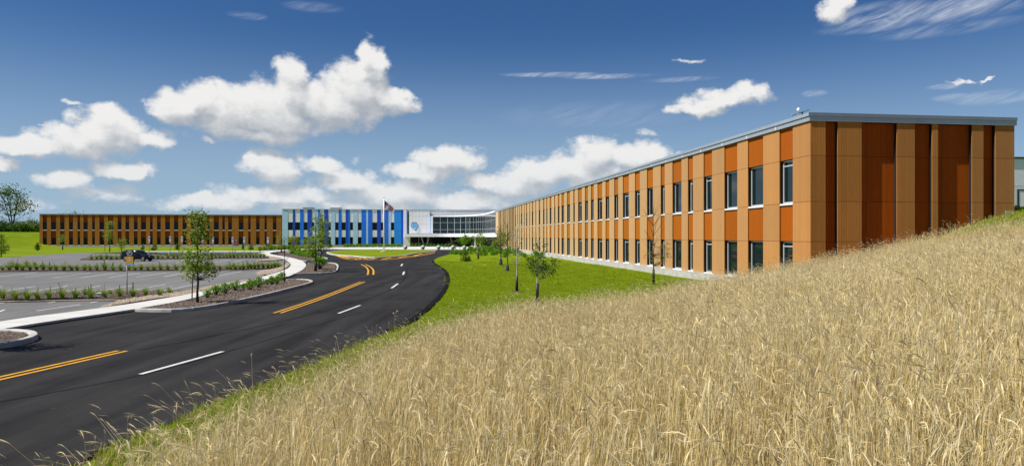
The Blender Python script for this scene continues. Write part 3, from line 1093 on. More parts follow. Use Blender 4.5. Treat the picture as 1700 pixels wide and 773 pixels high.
# slotted side seen edge-on at the right corner
for k in range(24):
    pbox('corner_bracket', M_STEEL, wing, WID - .02, WID + .07, .1, .2, 3.2 + k * .235, 3.3 + k * .235)
pbox('foundation_block', M_CONC, wing, WID - .55, WID + .02, -.02, .3, 3.4, 4.34)

# roof edge
pbox('roof_fascia_core', M_CORE, wing, -.02, WID + .02, -.02, .5, Z4 + .005, Z5 - .05)
y = -.045
while y < LEN:
    L_ = min(3.4, LEN - y)
    pbox('fascia_panel', M_FASCIA, wing, -.08, .1, y, y + L_ - .012, Z4, Z4 + .235)
    pbox('fascia_clip', M_SILL, wing, -.086, .05, y + L_ - .05, y + L_ + .03, Z4 + .015, Z4 + .22)
    pbox('roof_cap', M_FASCIA, wing, -.13, .3, y, y + L_ - .004, Z4 + .24, Z5)
    y += L_
x = .105
while x < WID + .08:
    L_ = min(3.0, WID + .10 - x)
    pbox('fascia_panel', M_FASCIA, wing, x, x + L_ - .01, -.045, .1, Z4, Z4 + .235)
    pbox('roof_cap', M_FASCIA2, wing, x if x > .2 else -.128, x + L_ - .002, -.075, .3, Z4 + .24, Z5 + .002)
    x += L_
pbox('roof_cap', M_FASCIA2, wing, WID - .2, WID + .10, .31, LEN, Z4 + .1, Z5)


def rod(x, y, h):
    b = MB()
    b.tube([(0, 0, -.15), (0, 0, h)], [.012, .006], 6)
    b.tube([(0, 0, -.14), (0, 0, -.06)], .03, 8)
    return b.build('lightning_rod', M_STEEL, wing, loc=(x, y, Z5 + .1))


for (x_, y_) in [(t_on(1514, C0, V), .15), (t_on(1667, C0, V), .15), (.1, 6.0), (.1, 12.5), (.1, 20), (.1, 28.0), (.1, 37)]:
    rod(x_, y_, .38)

# weather camera and boom on the roof
ant = empty('roof_weather_station', (C0.x + U.x * 2.0 + V.x * .5, C0.y + U.y * 2.0 + V.y * .5, 9.06), BANG)
tag(ant, 'small white dome camera mast with thin boom on the roof corner', 'antenna')
b = MB(); b.tube([(0, 0, 0), (0, 0, .55)], .035, 8); b.build('mast', M_STEEL, ant)
b = MB(); b.lathe([(.02, .02), (.08, .03), (.085, .12), (.07, .19), (.03, .225), (.002, .23)], (0, 0, .5), 12); b.build('dome', M_BRIGHT, ant, True)
b = MB(); b.tube([(-.32, .1, .32), (.55, -.1, .62)], .016, 6); b.build('boom', M_RUST, ant)
b = MB(); b.tube([(.55, -.1, .30), (.55, -.1, .72)], .008, 6); b.build('whip', M_STEEL, ant)
b = MB(); b.tube([(-.32, .1, .2), (-.36, .1, .34), (-.28, .12, .42)], .012, 6); b.build('hook', M_STEEL, ant)
b = MB(); b.box(.17, .23, -.06, .0, .18, .52); b.build('bracket', M_RUST, ant)

# --- far wing, square to the long one
P1 = Vector(((468 - CX) / F * 206.0, 206.0))
fw = empty('far_wood_clad_wing', (P1.x, P1.y, 0), BANG)
tag(fw, 'distant two-storey brown wood-clad wing behind the parking lot', 'building')
TL = t_on(65.5, P1, V)
core = MB(); core.box(TL + .1, -.02, .35, 16, -.5, 8.95); core.build('wall', M_CORE, fw)
pbox('roof', M_ROOF, fw, TL + .1, -.02, .2, 16, 8.96, 9.06)
LREC = [(71, 77.9), (84.6, 93.2), (99.9, 107), (114.5, 121.2), (128.7, 133), (138.5, 145.7), (153, 157.5), (165, 173), (179.2, 187.9), (195.4, 201.8), (208.2, 214.5),
        (222.2, 228.4), (234, 242.5), (249, 253.5), (260.6, 266.8), (274.2, 282.2), (288.8, 296), (303, 310), (317, 324), (330.5, 336.5), (343.5, 347.6), (355, 363.3), (369, 373.3),
        (378.8, 385), (396.3, 404.2), (412, 416), (425, 431), (439.2, 443), (452.8, 459)]
prev = TL
bk = MB()
for (xa, xb) in LREC + [(467.6, 467.6)]:
    a, b_ = t_on(xa, P1, V), t_on(xb, P1, V)
    for (za, zb) in ((Z0, Z2), (Z2, Z3), (Z3, Z4 + .25)):
        pbox('wood_panel', M_TAN, fw, prev, a, 0, .06, za + .012, zb - .012)
    bk.box(prev + .02, a - .02, .062, .36, .2, 8.9)
    if b_ > a:
        pbox('russet_panel', M_RED, fw, a - .02, b_ + .02, .24, .28, Z3 + .02, Z4 + .24)
        pbox('russet_panel', M_RED, fw, a - .02, b_ + .02, .24, .28, Z1 + .02, Z2 - .16)
        window(fw, 'x', a + .01, b_ - .01, Z2 + .05, Z3, .27, fr=.07, fm=M_FRAMED, sh=.2)
        window(fw, 'x', a + .01, b_ - .01, Z0 + .08, Z1, .27, fr=.07, fm=M_FRAMED)
    prev = b_
bk.build('column_backing', M_CORE, fw)
x = TL
while x < -.2:
    L_ = min(4.0, -.02 - x)
    pbox('plinth_block', M_CONC, fw, x + .008, x + L_ - .008, -.05, .34, -.4, Z0 - .02)
    pbox('roof_cap', M_FASCIA, fw, x, x + L_ - .008, -.12, .3, Z4 + .25, Z5 + .06)
    x += L_
b = MB()
for k in range(5):
    b.box(-27 + k * .55, -26.75 + k * .55, 4, 4.3, 9.05, 9.75)
b.box(-27.1, -24.4, 4, 4.4, 9.5, 9.75)
b.build('roof_vent', M_STEEL, fw)

# --- blue striped block
bb = empty('blue_striped_block', (P1.x, P1.y - .5, 0), BANG)
tag(bb, 'two-storey block striped in blues and white beside the entrance', 'building')
ZT = 10.85
P2 = Vector((P1.x, P1.y - .5))
STR = [('L', 468.3, 478), ('W', 478, 486), ('D', 486, 490), ('W', 490, 498), ('M', 498, 504.2), ('W', 504.2, 510.3), ('D', 510.3, 518), ('W', 518, 521.8), ('L', 521.8, 528), ('M', 528, 531.8),
       ('W', 531.8, 538), ('D', 538, 545), ('W', 545, 549.3), ('L', 549.3, 556.3), ('W', 556.3, 562), ('M', 562, 567), ('W', 567, 573.7), ('D', 573.7, 578), ('M', 578, 581), ('W', 581, 586),
       ('L', 586, 594), ('W', 594, 600), ('M', 600, 608), ('L', 608, 611), ('M', 611, 618), ('W', 618, 626), ('D', 626, 632.3), ('W', 632.3, 637.4), ('M', 637.4, 645), ('L', 645, 649), ('W', 649, 654.3),
       ('C', 654.3, 666), ('D', 666, 669.5)]
BM = {'L': M_LB, 'M': M_MB, 'D': M_DB, 'C': M_CB}
bx0, bx1 = t_on(468.3, P2, V), t_on(677, P2, V)
core = MB(); core.box(bx0 + .1, bx1 - .1, .32, 30, -.4, 10.6); core.build('wall', M_CORE, bb)
pbox('roof', M_ROOF, bb, bx0 + .1, bx1 - .1, .2, 30, 10.61, 10.7)
bk = MB()
for (c, xa, xb) in STR:
    a, b_ = t_on(xa, P2, V), t_on(xb, P2, V)
    if c == 'W':
        zs = ((Z3 + .02, 8.9), (8.92, ZT - .12), (Z1 + .05, Z2 + .02))
        for za, zb in zs:
            pbox('white_panel', M_WH, bb, a, b_, .05, .10, za, zb)
        window(bb, 'x', a + .01, b_ - .01, Z2 + .04, Z3, .22, sillz=False, fr=.05, fm=M_FRAMED)
        window(bb, 'x', a + .01, b_ - .01, Z0 + .06, Z1, .22, sillz=False, fr=.05, fm=M_FRAMED)
    else:
        for za, zb in ((Z0, Z2), (Z2, Z3), (Z3, ZT - .12)):
            pbox('blue_panel', BM[c], bb, a + .01, b_ - .01, 0, .08, za + .01, zb - .01)
        bk.box(a + .02, b_ - .02, .082, .31, .2, 10.5)
bk.build('column_backing', M_CORE, bb)
a, b_ = t_on(669.5, P2, V), t_on(675, P2, V)
for za, zb in ((Z0 - .1, 3.0), (3.02, 6.9), (6.92, ZT - .12)):
    pbox('white_panel', M_BRIGHT, bb, a + .02, b_, -.15, .25, za, zb)
pbox('blue_panel', M_MB, bb, b_ + .01, b_ + .35, -.05, .25, 3.7, ZT - .12)
x = bx0
while x < bx1:
    L_ = min(4.0, bx1 - x)
    pbox('plinth_block', M_CONC, bb, x + .008, x + L_ - .008, -.04, .3, -.4, Z0 - .02)
    pbox('roof_cap', M_FASCIA, bb, x, x + L_ - .008, -.1, .3, ZT - .11, ZT + .02)
    x += L_
for xa, xb in ((501, 520), (547, 566)):
    v0 = empty('rooftop_louver', (0, 0, 0))
    a, b_ = t_on(xa, P2, V), t_on(xb, P2, V)
    v0.parent = None
    q = P2 + V * a
    v0.location = (q.x + U.x * 1.6, q.y + U.y * 1.6, 10.7)
    v0.rotation_euler = (0, 0, BANG)
    tag(v0, 'flat dark louvered roof unit on the blue block, ' + ('nearer the brown wing' if xa == 501 else 'nearer the flagpole'), 'roof unit', 'roof units on the blue block')
    pbox('cap', M_RUST, v0, 0, b_ - a, 0, 2, .42, .62)
    n_ = 9
    for k in range(n_ + 1):
        s_ = (b_ - a - .12) * k / n_
        pbox('leg', M_STEEL, v0, s_ + .01, s_ + .11, .05, .15, 0, .42)

# --- entrance pavilion: white panelled wall, curved curtain wall, canopy
pav = empty('entrance_pavilion', (0, 0, 0))
tag(pav, 'white entrance pavilion with curved glass wall over a dark lobby', 'building')


def wl(t, d=0.0):
    q = P2 + V * t + U * d
    return Vector((q.x, q.y))


def obox(name, m, p0, p1, th, z0, z1, parent=pav, lift=0.0):
    """upright box from p0 to p1 (plan), thickness th behind the line"""
    d = (p1 - p0)
    L_ = d.length
    ang = math.atan2(d.y, d.x)
    n = Vector((-d.y, d.x)).normalized()
    o = bpy.data.objects.new(name, unit_box(m))
    c = (p0 + p1) / 2 + n * (th / 2 + lift)
    o.location = (c.x, c.y, (z0 + z1) / 2)
    o.rotation_euler = (0, 0, ang)
    o.scale = (L_, th, z1 - z0)
    return link(o, parent)


ta, tb = t_on(677, P2, V), t_on(713.5, P2, V)
rows = [(3.7, 6.6), (6.62, 8.9), (8.92, ZT - .1)]
ncol = 6
for i in range(ncol):
    q0, q1 = ta + .35 + (tb - ta - .35) * i / ncol, ta + .35 + (tb - ta - .35) * (i + 1) / ncol
    for za, zb in rows:
        obox('white_panel', M_BRIGHT, wl(q0 + .01), wl(q1 - .01), .2, za, zb - .015)
ncol = 16
tc0 = t_on(823, P2, V) + 2
for i in range(ncol):
    q0, q1 = tb + (tc0 - tb) * i / ncol, tb + (tc0 - tb) * (i + 1) / ncol
    obox('white_panel', M_BRIGHT, wl(q0 + .01, 1.0), wl(q1 - .01, 1.0), .2, 9.0, ZT - .1)
obox('wall', M_CORE, wl(ta + .1, 1.3), wl(tc0, 1.3), 16, 3.7, 10.6)
obox('wall', M_CORE, wl(ta + .1, .22), wl(tb, .22), 1.0, 3.7, 10.6)
obox('roof', M_ROOF, wl(ta + .1, 1.25), wl(tc0, 1.25), 16, 10.62, 10.72)
obox('roof_cap', M_FASCIA, wl(ta + .35, -.08), wl(tb, -.08), .5, ZT - .1, ZT + .03)
obox('roof_cap', M_FASCIA, wl(tb + .01, .92), wl(tc0, .92), .5, ZT - .1, ZT + .03)

# plan curve of the glass wall
b0 = wl(tb + .9)
b3 = Vector((C0.x + U.x * LEN - .05, C0.y + U.y * LEN - .3))
b1 = b0 + V * 15.5
b2 = b3 + U * 22.0 - V * .3


def bez(t):
    s = 1 - t
    return b0 * s ** 3 + b1 * 3 * s * s * t + b2 * 3 * s * t * t + b3 * t ** 3


NP_ = 23
pts = resample([bez(i / 200) for i in range(201)], NP_)


def off(pts, d):
    out = []
    for i in range(len(pts)):
        t = pts[min(i + 1, len(pts) - 1)] - pts[max(i - 1, 0)]
        n = Vector((t.y, -t.x)).normalized()
        out.append(pts[i] + n * d)
    return out


GZ = [(3.85, 5.0), (5.0, 7.05), (7.05, 8.75)]
for i in range(NP_):
    for za, zb in GZ:
        obox('glass_pane', M_GLASS2, pts[i], pts[i + 1], .03, za + .03, zb - .03)
    obox('band_panel', M_BRIGHT, off(pts, .25)[i], off(pts, .25)[i + 1], .3, 8.76, 9.12)
    obox('band_panel', M_BRIGHT, off(pts, .18)[i], off(pts, .18)[i + 1], .3, 3.62, 3.84)
for i in range(NP_ + 1):
    d = (pts[min(i + 1, NP_)] - pts[max(i - 1, 0)]).normalized()
    n = Vector((d.y, -d.x))
    obox('mullion', M_SILL, pts[i] - d * .03 + n * .02, pts[i] + d * .03 + n * .02, .06, 3.85, 8.75)
for i in range(NP_):
    o1 = off(pts, .03)
    for zz in (5.0, 7.05):
        obox('transom', M_FRAME, o1[i], o1[i + 1], .09, zz - .03, zz + .03)
# white reveal left of the glass
obox('reveal_panel', M_LB, wl(tb + .02, -.12), wl(tb + .28, -.12), .4, 3.7, 9.0)
obox('reveal_panel', M_WH, wl(tb + .30, -.10), wl(tb + .88, -.10), .4, 3.7, 9.0)
rfp = [(p.x, p.y) for p in off(pts, .2)] + [(wl(tc0, 1.2).x, wl(tc0, 1.2).y), (wl(tb + .5, 1.2).x, wl(tb + .5, 1.2).y)]
sheet('low_roof', rfp, 9.08, M_ROOF, pav)
back = MB()
o2 = off(pts, -.6)
for i in range(NP_):
    a_, c_ = o2[i], o2[i + 1]
    k_ = len(back.v)
    back.add([(a_.x, a_.y, 0), (c_.x, c_.y, 0), (c_.x, c_.y, 8.8), (a_.x, a_.y, 8.8)], [(0, 1, 2, 3)])
back.build('inner_wall', M_CORE, pav)

# canopy
can0 = [wl(t_on(672, P2, V), -.3), wl(t_on(690, P2, V), -.3), wl(t_on(706, P2, V), -.3)] + off(pts, .5)[1:-1] + [pts[-1] + V * -.25]
can1 = [wl(t_on(672, P2, V), -3.5), wl(t_on(690, P2, V), -3.6), wl(t_on(706, P2, V), -3.7)] + off(pts, 3.9)[1:-1] + [pts[-1] + Vector((-2.2, -5.0)), pts[-1] + Vector((.5, -8.0))]
poly = [(p.x, p.y) for p in can1] + [(p.x, p.y) for p in reversed(can0)]
cano = sheet('canopy', poly, 3.6, M_BRIGHT, pav, thick=.62)
edge = MB()
for i in range(len(can1) - 1):
    obox('canopy_fascia', M_WH, can1[i], can1[i + 1], .12, 2.86, 3.66, pav, lift=-.10)
# lobby glazing under the canopy
lb = [wl(t_on(681, P2, V), .4), wl(t_on(700, P2, V), .8), wl(t_on(714, P2, V), 1.2)] + off(pts, -2.2)[2:]
lb = resample(lb, 24)
for i in range(24):
    obox('lobby_pane', M_GLASS, lb[i], lb[i + 1], .03, 1.05, 2.9)
    obox('lobby_pane', M_GLASS, lb[i], lb[i + 1], .03, .12, .98)
    obox('lobby_rail', M_FRAME, lb[i], lb[i + 1], .08, .98, 1.05, lift=-.03)
    d = (lb[min(i + 1, 24)] - lb[max(i - 1, 0)]).normalized()
    n = Vector((d.y, -d.x))
    obox('lobby_mullion', M_FRAME, lb[i] - d * .05 + n * .1, lb[i] + d * .05 + n * .1, .14, .1, 2.95)
obox('white_panel', M_WH, wl(t_on(669.6, P2, V), -.6), wl(t_on(680.4, P2, V), -.6), .5, .1, 2.98)
bk = MB()
for i in range(24):
    a_, c_ = lb[i] + U * .3, lb[i + 1] + U * .3
    bk.add([(a_.x, a_.y, 0), (c_.x, c_.y, 0), (c_.x, c_.y, 3.3), (a_.x, a_.y, 3.3)], [(0, 1, 2, 3)])
bk.build('lobby_wall', M_CORE, pav)
for xa, xb in ((699, 704.5), (712, 708), (747, 750.5)):
    q0, q1 = wl(t_on(xa, P2, V), -2.4), wl(t_on(xb, P2, V), -2.4)
    b = MB(); b.tube([(q1.x, q1.y, .1), (q0.x, q0.y, 2.98)], .14, 10)
    b.build('slanted_column', M_FRAME, pav, True)
q0 = off(pts, 3.0)[14]
b = MB(); b.tube([(q0.x, q0.y, .1), (q0.x, q0.y, 2.98)], .18, 10); b.build('column', M_BRIGHT, pav, True)
q0 = off(pts, 3.0)[20]
b = MB(); b.tube([(q0.x, q0.y, .1), (q0.x, q0.y, 2.98)], .18, 10); b.build('column', M_FRAME, pav, True)

# emblem: two interlocked letters in blue on a dark outline, fixed to the white wall
M_EMB0 = mat('emblem_navy', (.02, .03, .06), .5, .4)
M_EMB1 = mat('emblem_sky_blue', (.10, .42, .80), .45, .4)
M_EMB2 = mat('emblem_pale_blue', (.42, .68, .88), .45, .4)
emb = empty('wall_emblem', (wl(t_on(688.4, P2, V), -.02).x, wl(t_on(688.4, P2, V), -.02).y, 5.9), BANG)
tag(emb, 'blue interlocking letter emblem with dark outline on the white entrance wall', 'emblem')


def plate(name, pts2, y0, y1, m, par):
    n = len(pts2)
    vs = [(x, y0, z) for x, z in pts2] + [(x, y1, z) for x, z in pts2]
    bm = bmesh.new()
    bv = [bm.verts.new(v) for v in vs]
    bm.faces.new(bv[:n])
    bm.faces.new(list(reversed(bv[n:])))
    for i in range(n):
        bm.faces.new((bv[i], bv[n + i], bv[n + (i + 1) % n], bv[(i + 1) % n]))
    bmesh.ops.recalc_face_normals(bm, faces=list(bm.faces))
    me = bpy.data.meshes.new(name)
    bm.to_mesh(me)
    bm.free()
    me.materials.append(m)
    return link(bpy.data.objects.new(name, me), par)


E0 = [(-.75, 1.05), (-.5, 1.2), (.45, 1.2), (.62, 1.02), (.55, .62), (1.0, .5), (1.15, .1), (.85, -.35), (.55, -1.05), (.2, -1.2), (-.15, -.95), (-.3, -.5), (-.85, -.35), (-1.05, -.05), (-.95, .65)]
plate('outline', E0, -.10, .0, M_EMB0, emb)
E1 = [(x * .86, z * .86 + .01) for x, z in E0]
plate('ground_plate', E1, -.13, -.08, M_EMB2, emb)
S_ = [(-.55, .9), (.35, .9), (.35, .62), (-.3, .62), (-.36, .45), (.05, .38), (.2, .15), (.1, -.2), (-.8, -.2), (-.8, .05), (-.25, .07), (-.22, .16), (-.6, .24), (-.72, .5)]
plate('letter', S_, -.17, -.125, M_EMB1, emb)
V_ = [(.12, .35), (.36, .35), (.46, -.35), (.62, .30), (.9, .30), (.62, -.4), (.46, -.9), (.26, -.9)]
plate('letter', V_, -.18, -.125, M_EMB1, emb)

# pale building behind on the right
rb = empty('pale_metal_building', (0, 0, 0))
tag(rb, 'pale grey metal-sided building edge at the far right', 'building')
q = Vector(((1687.5 - CX) / F * 47.0, 47.0))
M_PALE = mat('pale_metal_siding', (.86, .87, .89), .5, .4, .1, vary=.06, per_obj=.03)
rows = [(4.3, 6.3), (6.32, 8.1)]
for i in range(6):
    for za, zb in rows:
        obox('siding_panel', M_PALE, q + V * (i * 2.4 - 1.2), q + V * (i * 2.4 + 1.19), .2, za, zb, rb)
obox('roof_cap', M_RUST, q + V * -1.3, q + V * 13.3, .4, 8.1, 8.22, rb, lift=-.1)
obox('wall', M_PALE, q + V * -1.2, q + V * 13, 14, 3.6, 8.08, rb, lift=.21)
obox('plinth', M_BLACK, q + V * -1.2, q + V * 13, .25, 4.0, 4.3, rb, lift=-.04)
obox('door_frame', M_BLACK, q + V * .05, q + V * .12, .1, 4.3, 6.1, rb, lift=-.08)
obox('door_frame', M_BLACK, q + V * .12, q + V * 2.5, .1, 6.04, 6.1, rb, lift=-.08)
obox('door', M_BRIGHT, q + V * .14, q + V * 2.5, .05, 4.55, 6.02, rb, lift=-.06)
obox('guard_rail', M_BLACK, q + V * -.35, q + V * .04, .06, 4.9, 5.0, rb, lift=-.25)
obox('guard_post', M_BLACK, q + V * -.35, q + V * -.28, .06, 4.0, 5.05, rb, lift=-.33)

# ------------------------------------------------------------------ plants


def leafquad(vs, fs, c, s, r, asp=.55):
    """one leaf: a folded pointed quad"""
    a = Vector((r.gauss(0, 1), r.gauss(0, 1), r.gauss(0, .7)))
    if a.length < .01:
        a = Vector((1, 0, 0))
    a.normalize()
    b = a.cross(Vector((r.gauss(0, 1), r.gauss(0, 1), r.gauss(0, 1))))
    if b.length < .01:
        b = a.orthogonal()
    b.normalize()
    n = a.cross(b)
    o = len(vs)
    vs.extend([c - a * s, c + b * s * asp - n * s * .15, c + a * s, c - b * s * asp - n * s * .15])
    fs.append((o, o + 1, o + 2, o + 3))


def tree(name, label, base, height_, trunk_r, blobs, leaf, leaf_s, nleaf, bark=None, seed=0, guard=0.0, guard_m=None, stake=None, bag=False, group=None, forks=1, lean=(0, 0), bare=0, second=None, sig=.5, top_bare=0.0, dish=0.0):
    """blobs: (dx, dy, z, rx, rz, clusters) describing the crown in metres above the base"""
    r = random.Random(seed + 100)
    root = empty(name, base)
    tag(root, label, 'tree', group)
    tb_ = MB()
    bark = bark or M_BARK
    tops = []
    for k in range(forks):
        if forks == 1:
            top = Vector((lean[0], lean[1], height_))
            p = [Vector((0, 0, -.1))]
            for i in range(1, 9):
                t = i / 8
                p.append(Vector((lean[0] * t * t + r.gauss(0, .012 * height_ * .3), lean[1] * t * t + r.gauss(0, .01), height_ * t)))
            tb_.tube(p, [trunk_r * (1.25 if i == 0 else 1) * (1 - .93 * (i / 8)) + .004 for i in range(9)], 8)
            tops.append(p)
        else:
            a = 2 * math.pi * k / forks + r.uniform(-.4, .4)
            sp = r.uniform(.15, .3) * height_
            off_ = Vector((math.cos(a), math.sin(a) * .6, 0)) * sp
            st = Vector((r.uniform(-.3, .3), r.uniform(-.3, .3), 0)) * trunk_r * 6
            p = []
            for i in range(9):
                t = i / 8
                p.append(st * (.3 + .7 * t) + off_ * t ** 1.6 + Vector((r.gauss(0, .08), r.gauss(0, .08), height_ * t * r.uniform(.97, 1.0) - .1)))
            tb_.tube(p, [trunk_r * (1 - .9 * i / 8) + .01 for i in range(9)], 7)
            tops.append(p)
    vs, fs, mi = [], [], []
    for (dx, dy, zc, rx, rz, ncl) in blobs:
        for c in range(ncl):
            while True:
                q = Vector((r.uniform(-1, 1), r.uniform(-1, 1), r.uniform(-1, 1)))
                if q.length < 1:
                    break
            q = q * (q.length ** -.25 if q.length > .05 else 1)
            cc = Vector((dx + q.x * rx, dy + q.y * rx, zc + q.z * rz))
            path = r.choice(tops)
            best = min(path[1:], key=lambda w_: abs((w_.z) - (cc.z - .55 * math.hypot(cc.x, cc.y))))
            m = best.lerp(cc, .5) + Vector((0, 0, -.04 * height_ * r.uniform(0, 1)))
            tb_.tube([best, m, cc], [trunk_r * .26, trunk_r * .15, trunk_r * .05], 4, cap=False)
            nl = int(nleaf * r.uniform(.6, 1.4))
            sg = sig * leaf_s * 5
            for _ in range(nl):
                pp = cc + Vector((r.gauss(0, sg), r.gauss(0, sg), r.gauss(0, sg * .8)))
                leafquad(vs, fs, pp, leaf_s * r.uniform(.65, 1.3), r)
                mi.append(1 if second and r.random() < second[1] else 0)
    for _ in range(bare):
        path = r.choice(tops)
        st = path[r.randint(3, 7)]
        a = r.uniform(0, 6.28)
        L_ = height_ * r.uniform(.16, .34)
        e = st + Vector((math.cos(a) * L_ * .55, math.sin(a) * L_ * .55, L_ * .85))
        tb_.tube([st, st.lerp(e, .5) + Vector((0, 0, -.03)), e], [trunk_r * .28, trunk_r * .18, trunk_r * .06], 4, cap=False)
    tb_.build('trunk', bark, root, True)
    if vs:
        o = mesh_obj('crown', vs, fs, [leaf] + ([second[0]] if second else []), root)
        if second:
            o.data.polygons.foreach_set('material_index', mi)
    if guard:
        g = MB()
        g.tube([(0, 0, .0), (0, 0, guard * .5), (lean[0] * .02, 0, guard)], [trunk_r * 1.9, trunk_r * 1.7, trunk_r * 1.6], 9)
        g.build('trunk_guard', guard_m or M_BLACK, root, True)
    if bag:
        g = MB()
        g.lathe([(bag * .9, .0), (bag, .08), (bag * .85, bag * 1.8), (bag * .55, bag * 3.2), (bag * .4, bag * 3.7)], (0, 0, 0), 12)
        g.build('watering_bag', M_BAG, root, True)
    if dish:
        g = MB()
        g.lathe([(dish, 0), (dish * .95, .03), (dish * .5, .06), (.01, .065)], (0, 0, 0), 18)
        g.build('mulch_ring', M_MULCH, root)
    return root


M_BAG = mat('green_watering_bag', (.025, .06, .045), .5, .4, vary=.3, nscale=6)


def at(px, py, z=0.0):
    x, y = gp(px, py, z)
    return (x, y, z)


def m_per_px(py, z=0):
    return (H - z) / (py - HY)


# the staked tree on the near bed
s = m_per_px(502, .1)
tree('young_tree', 'leafy young street tree with two-tier crown and wooden stake in the near bed', at(328, 502, .1), 4.05, .05,
     [(-.05, 0, 2.0, .66, .5, 30), (.2, .1, 1.55, .62, .42, 22), (-.35, 0, 1.3, .42, .28, 11), (.5, 0, 1.35, .3, .25, 7), (.05, 0, 3.3, .42, .66, 40), (-.05, 0, 2.85, .38, .3, 10), (.05, 0, 3.8, .34, .25, 10)],
     M_LEAF, .068, 13, M_BARKD, seed=1, second=(M_LEAFO, .3), sig=.40)
st = empty('tree_stake', at(318.5, 500.5, .1))
tag(st, 'brown wooden stake beside the two-tier street tree', 'stake')
b = MB(); b.tube([(0, 0, -.2), (.02, 0, .6), (.05, 0, 1.25)], [.028, .028, .026], 8); b.build('post', M_STAKE, st)
b = MB(); b.tube([(.05, 0, 1.15), (.16, 0, 1.16), (.27, .02, 1.14)], .008, 5); b.build('tie', M_BLACK, st)

tree('young_tree', 'bushy bright green tree with black trunk guard at the bed by the crossing', at(524, 450, .1), 4.6, .07,
     [(-.1, 0, 2.4, .95, .9, 28), (.3, .2, 3.0, .75, .8, 18), (0, 0, 3.9, .42, .65, 9), (-.35, 0, 1.8, .6, .4, 12), (.8, .3, 2.2, .5, .4, 8)], M_LEAF, .075, 22, M_BARKD, seed=2, guard=.8, second=(M_LEAFY, .45), sig=.42)
tree('young_tree', 'tree just behind the bushy bright green one at the bed tip', at(532.5, 431.8, .1), 5.6, .09,
     [(0, 0, 2.9, .9, 1.0, 24), (.2, 0, 4.2, .7, .9, 18), (0, 0, 5.2, .4, .5, 6)], M_LEAF, .09, 18, M_BARKD, seed=3, guard=1.0, second=(M_LEAFY, .5), sig=.42)
tree('sapling', 'nearly bare sapling at the end of the near bed', at(472, 468, .1), 2.9, .032, [(-.1, 0, 2.5, .35, .4, 6), (.15, 0, 1.8, .3, .4, 4)], M_LEAF, .035, 6, M_BARKD, seed=4, bare=16, sig=.5)
tree('young_tree', 'thin yellow-green tree in front of the brown and blue corner', at(467, 419.5), 4.4, .07, [(-.2, 0, 2.9, .9, .9, 18), (-.3, 0, 1.7, .6, .5, 8)], M_LEAFY, .09, 11, M_BARK, seed=5, guard=.9, sig=.5)
tree('young_tree', 'round yellow-green tree before the light blue panels', at(485.5, 420), 3.6, .07, [(.1, 0, 2.1, 1.0, .75, 26), (0, 0, 2.6, .7, .6, 10)], M_LEAFY, .10, 16, M_BARK, seed=6, guard=.9, second=(M_LEAF, .2), sig=.45)
tree('sapling', 'bare thin sapling beside the round yellow-green tree', at(494.5, 421), 3.8, .05, [(0, 0, 2.8, .5, .7, 6)], M_LEAFD, .07, 5, M_BARK, seed=7, bare=14)
tree('young_tree', 'slim pale green tree before the middle of the brown wing', at(182, 417.3), 6.6, .10, [(0, 0, 5.4, .55, .8, 18), (-.2, 0, 3.5, 1.0, .8, 24), (.1, 0, 2.5, .8, .6, 12)], M_LEAF, .11, 16, M_BARK, seed=8, second=(M_LEAFY, .6), sig=.45)
st = empty('tree_stake', at(174, 417.2)); tag(st, 'dark stake left of the slim pale green tree', 'stake')
b = MB(); b.tube([(0, 0, -.1), (0, 0, 1.4)], .05, 7); b.build('post', M_STAKE, st); b = MB(); b.tube([(0, 0, 1.3), (.9, 0, 1.32)], .02, 5); b.build('tie', M_BLACK, st)
tree('young_tree', 'small round olive tree beside the parked black car', at(202, 425.5), 3.5, .06, [(0, 0, 2.1, .62, .85, 26), (0, 0, 1.5, .4, .4, 8)], M_LEAFY, .08, 16, M_BARKD, seed=9, second=(M_LEAF, .3), sig=.45)
tree('young_tree', 'small leafy tree with dark trunk guard near the left end of the brown wing', at(104, 414.5), 4.1, .07, [(0, 0, 2.3, .65, .7, 18), (-.1, 0, 3.3, .2, .5, 4)], M_LEAF, .10, 14, M_BARKD, seed=10, guard=1.2)
tree('young_tree', 'dark green tree cut by the left edge of the picture', at(2, 426.5), 3.7, .07, [(0, 0, 1.2, .85, .8, 26), (.2, 0, 2.5, .8, .8, 20)], M_LEAFD, .10, 18, M_BARKD, seed=11, second=(M_LEAF, .35))
# a tree just outside the frame throws the shadow on the road at left
tree('young_tree', 'young tree on the kerbed island just outside the left edge', (-14.85, 18.8, .13), 3.9, .06, [(0, 0, 2.5, .75, 1.0, 40), (.3, 0, 1.9, .6, .5, 12)], M_LEAF, .055, 26, M_BARKD, seed=12, sig=.42)

# lawn trees on the right
tree('young_tree', 'half-bare lawn tree with upright twigs and black trunk guard near the straw field', at(1085, 473), 4.85, .045, [(.55, 0, 2.0, .5, .42, 12), (.2, 0, 1.6, .4, .4, 10), (-.3, 0, 1.9, .3, .4, 5), (.75, 0, 2.5, .3, .25, 5)], M_LEAFB, .04, 18, M_BARK, seed=13, guard=1.0, bare=34, second=(M_LEAF, .35), sig=.5)
tree('young_tree', 'spreading dark green lawn tree with black trunk guard and pale bark', at(892, 508), 2.9, .042, [(0, 0, 1.75, .45, .45, 22), (.45, 0, 1.55, .45, .25, 14), (-.3, 0, 2.0, .3, .4, 9), (.1, 0, 2.45, .3, .35, 9), (.75, 0, 1.85, .18, .3, 4)], M_LEAFD, .042, 24, M_BARKW, seed=14, guard=1.0, bare=10, second=(M_LEAF, .3), sig=.45)
tree('sapling', 'slender pale-barked sapling standing in a mulch ring on the lawn', at(858, 484.5), 3.7, .045, [(0, 0, 3.0, .4, .5, 5)], M_LEAF, .035, 6, M_BARKW, seed=15, guard=.85, bare=22, dish=.45)
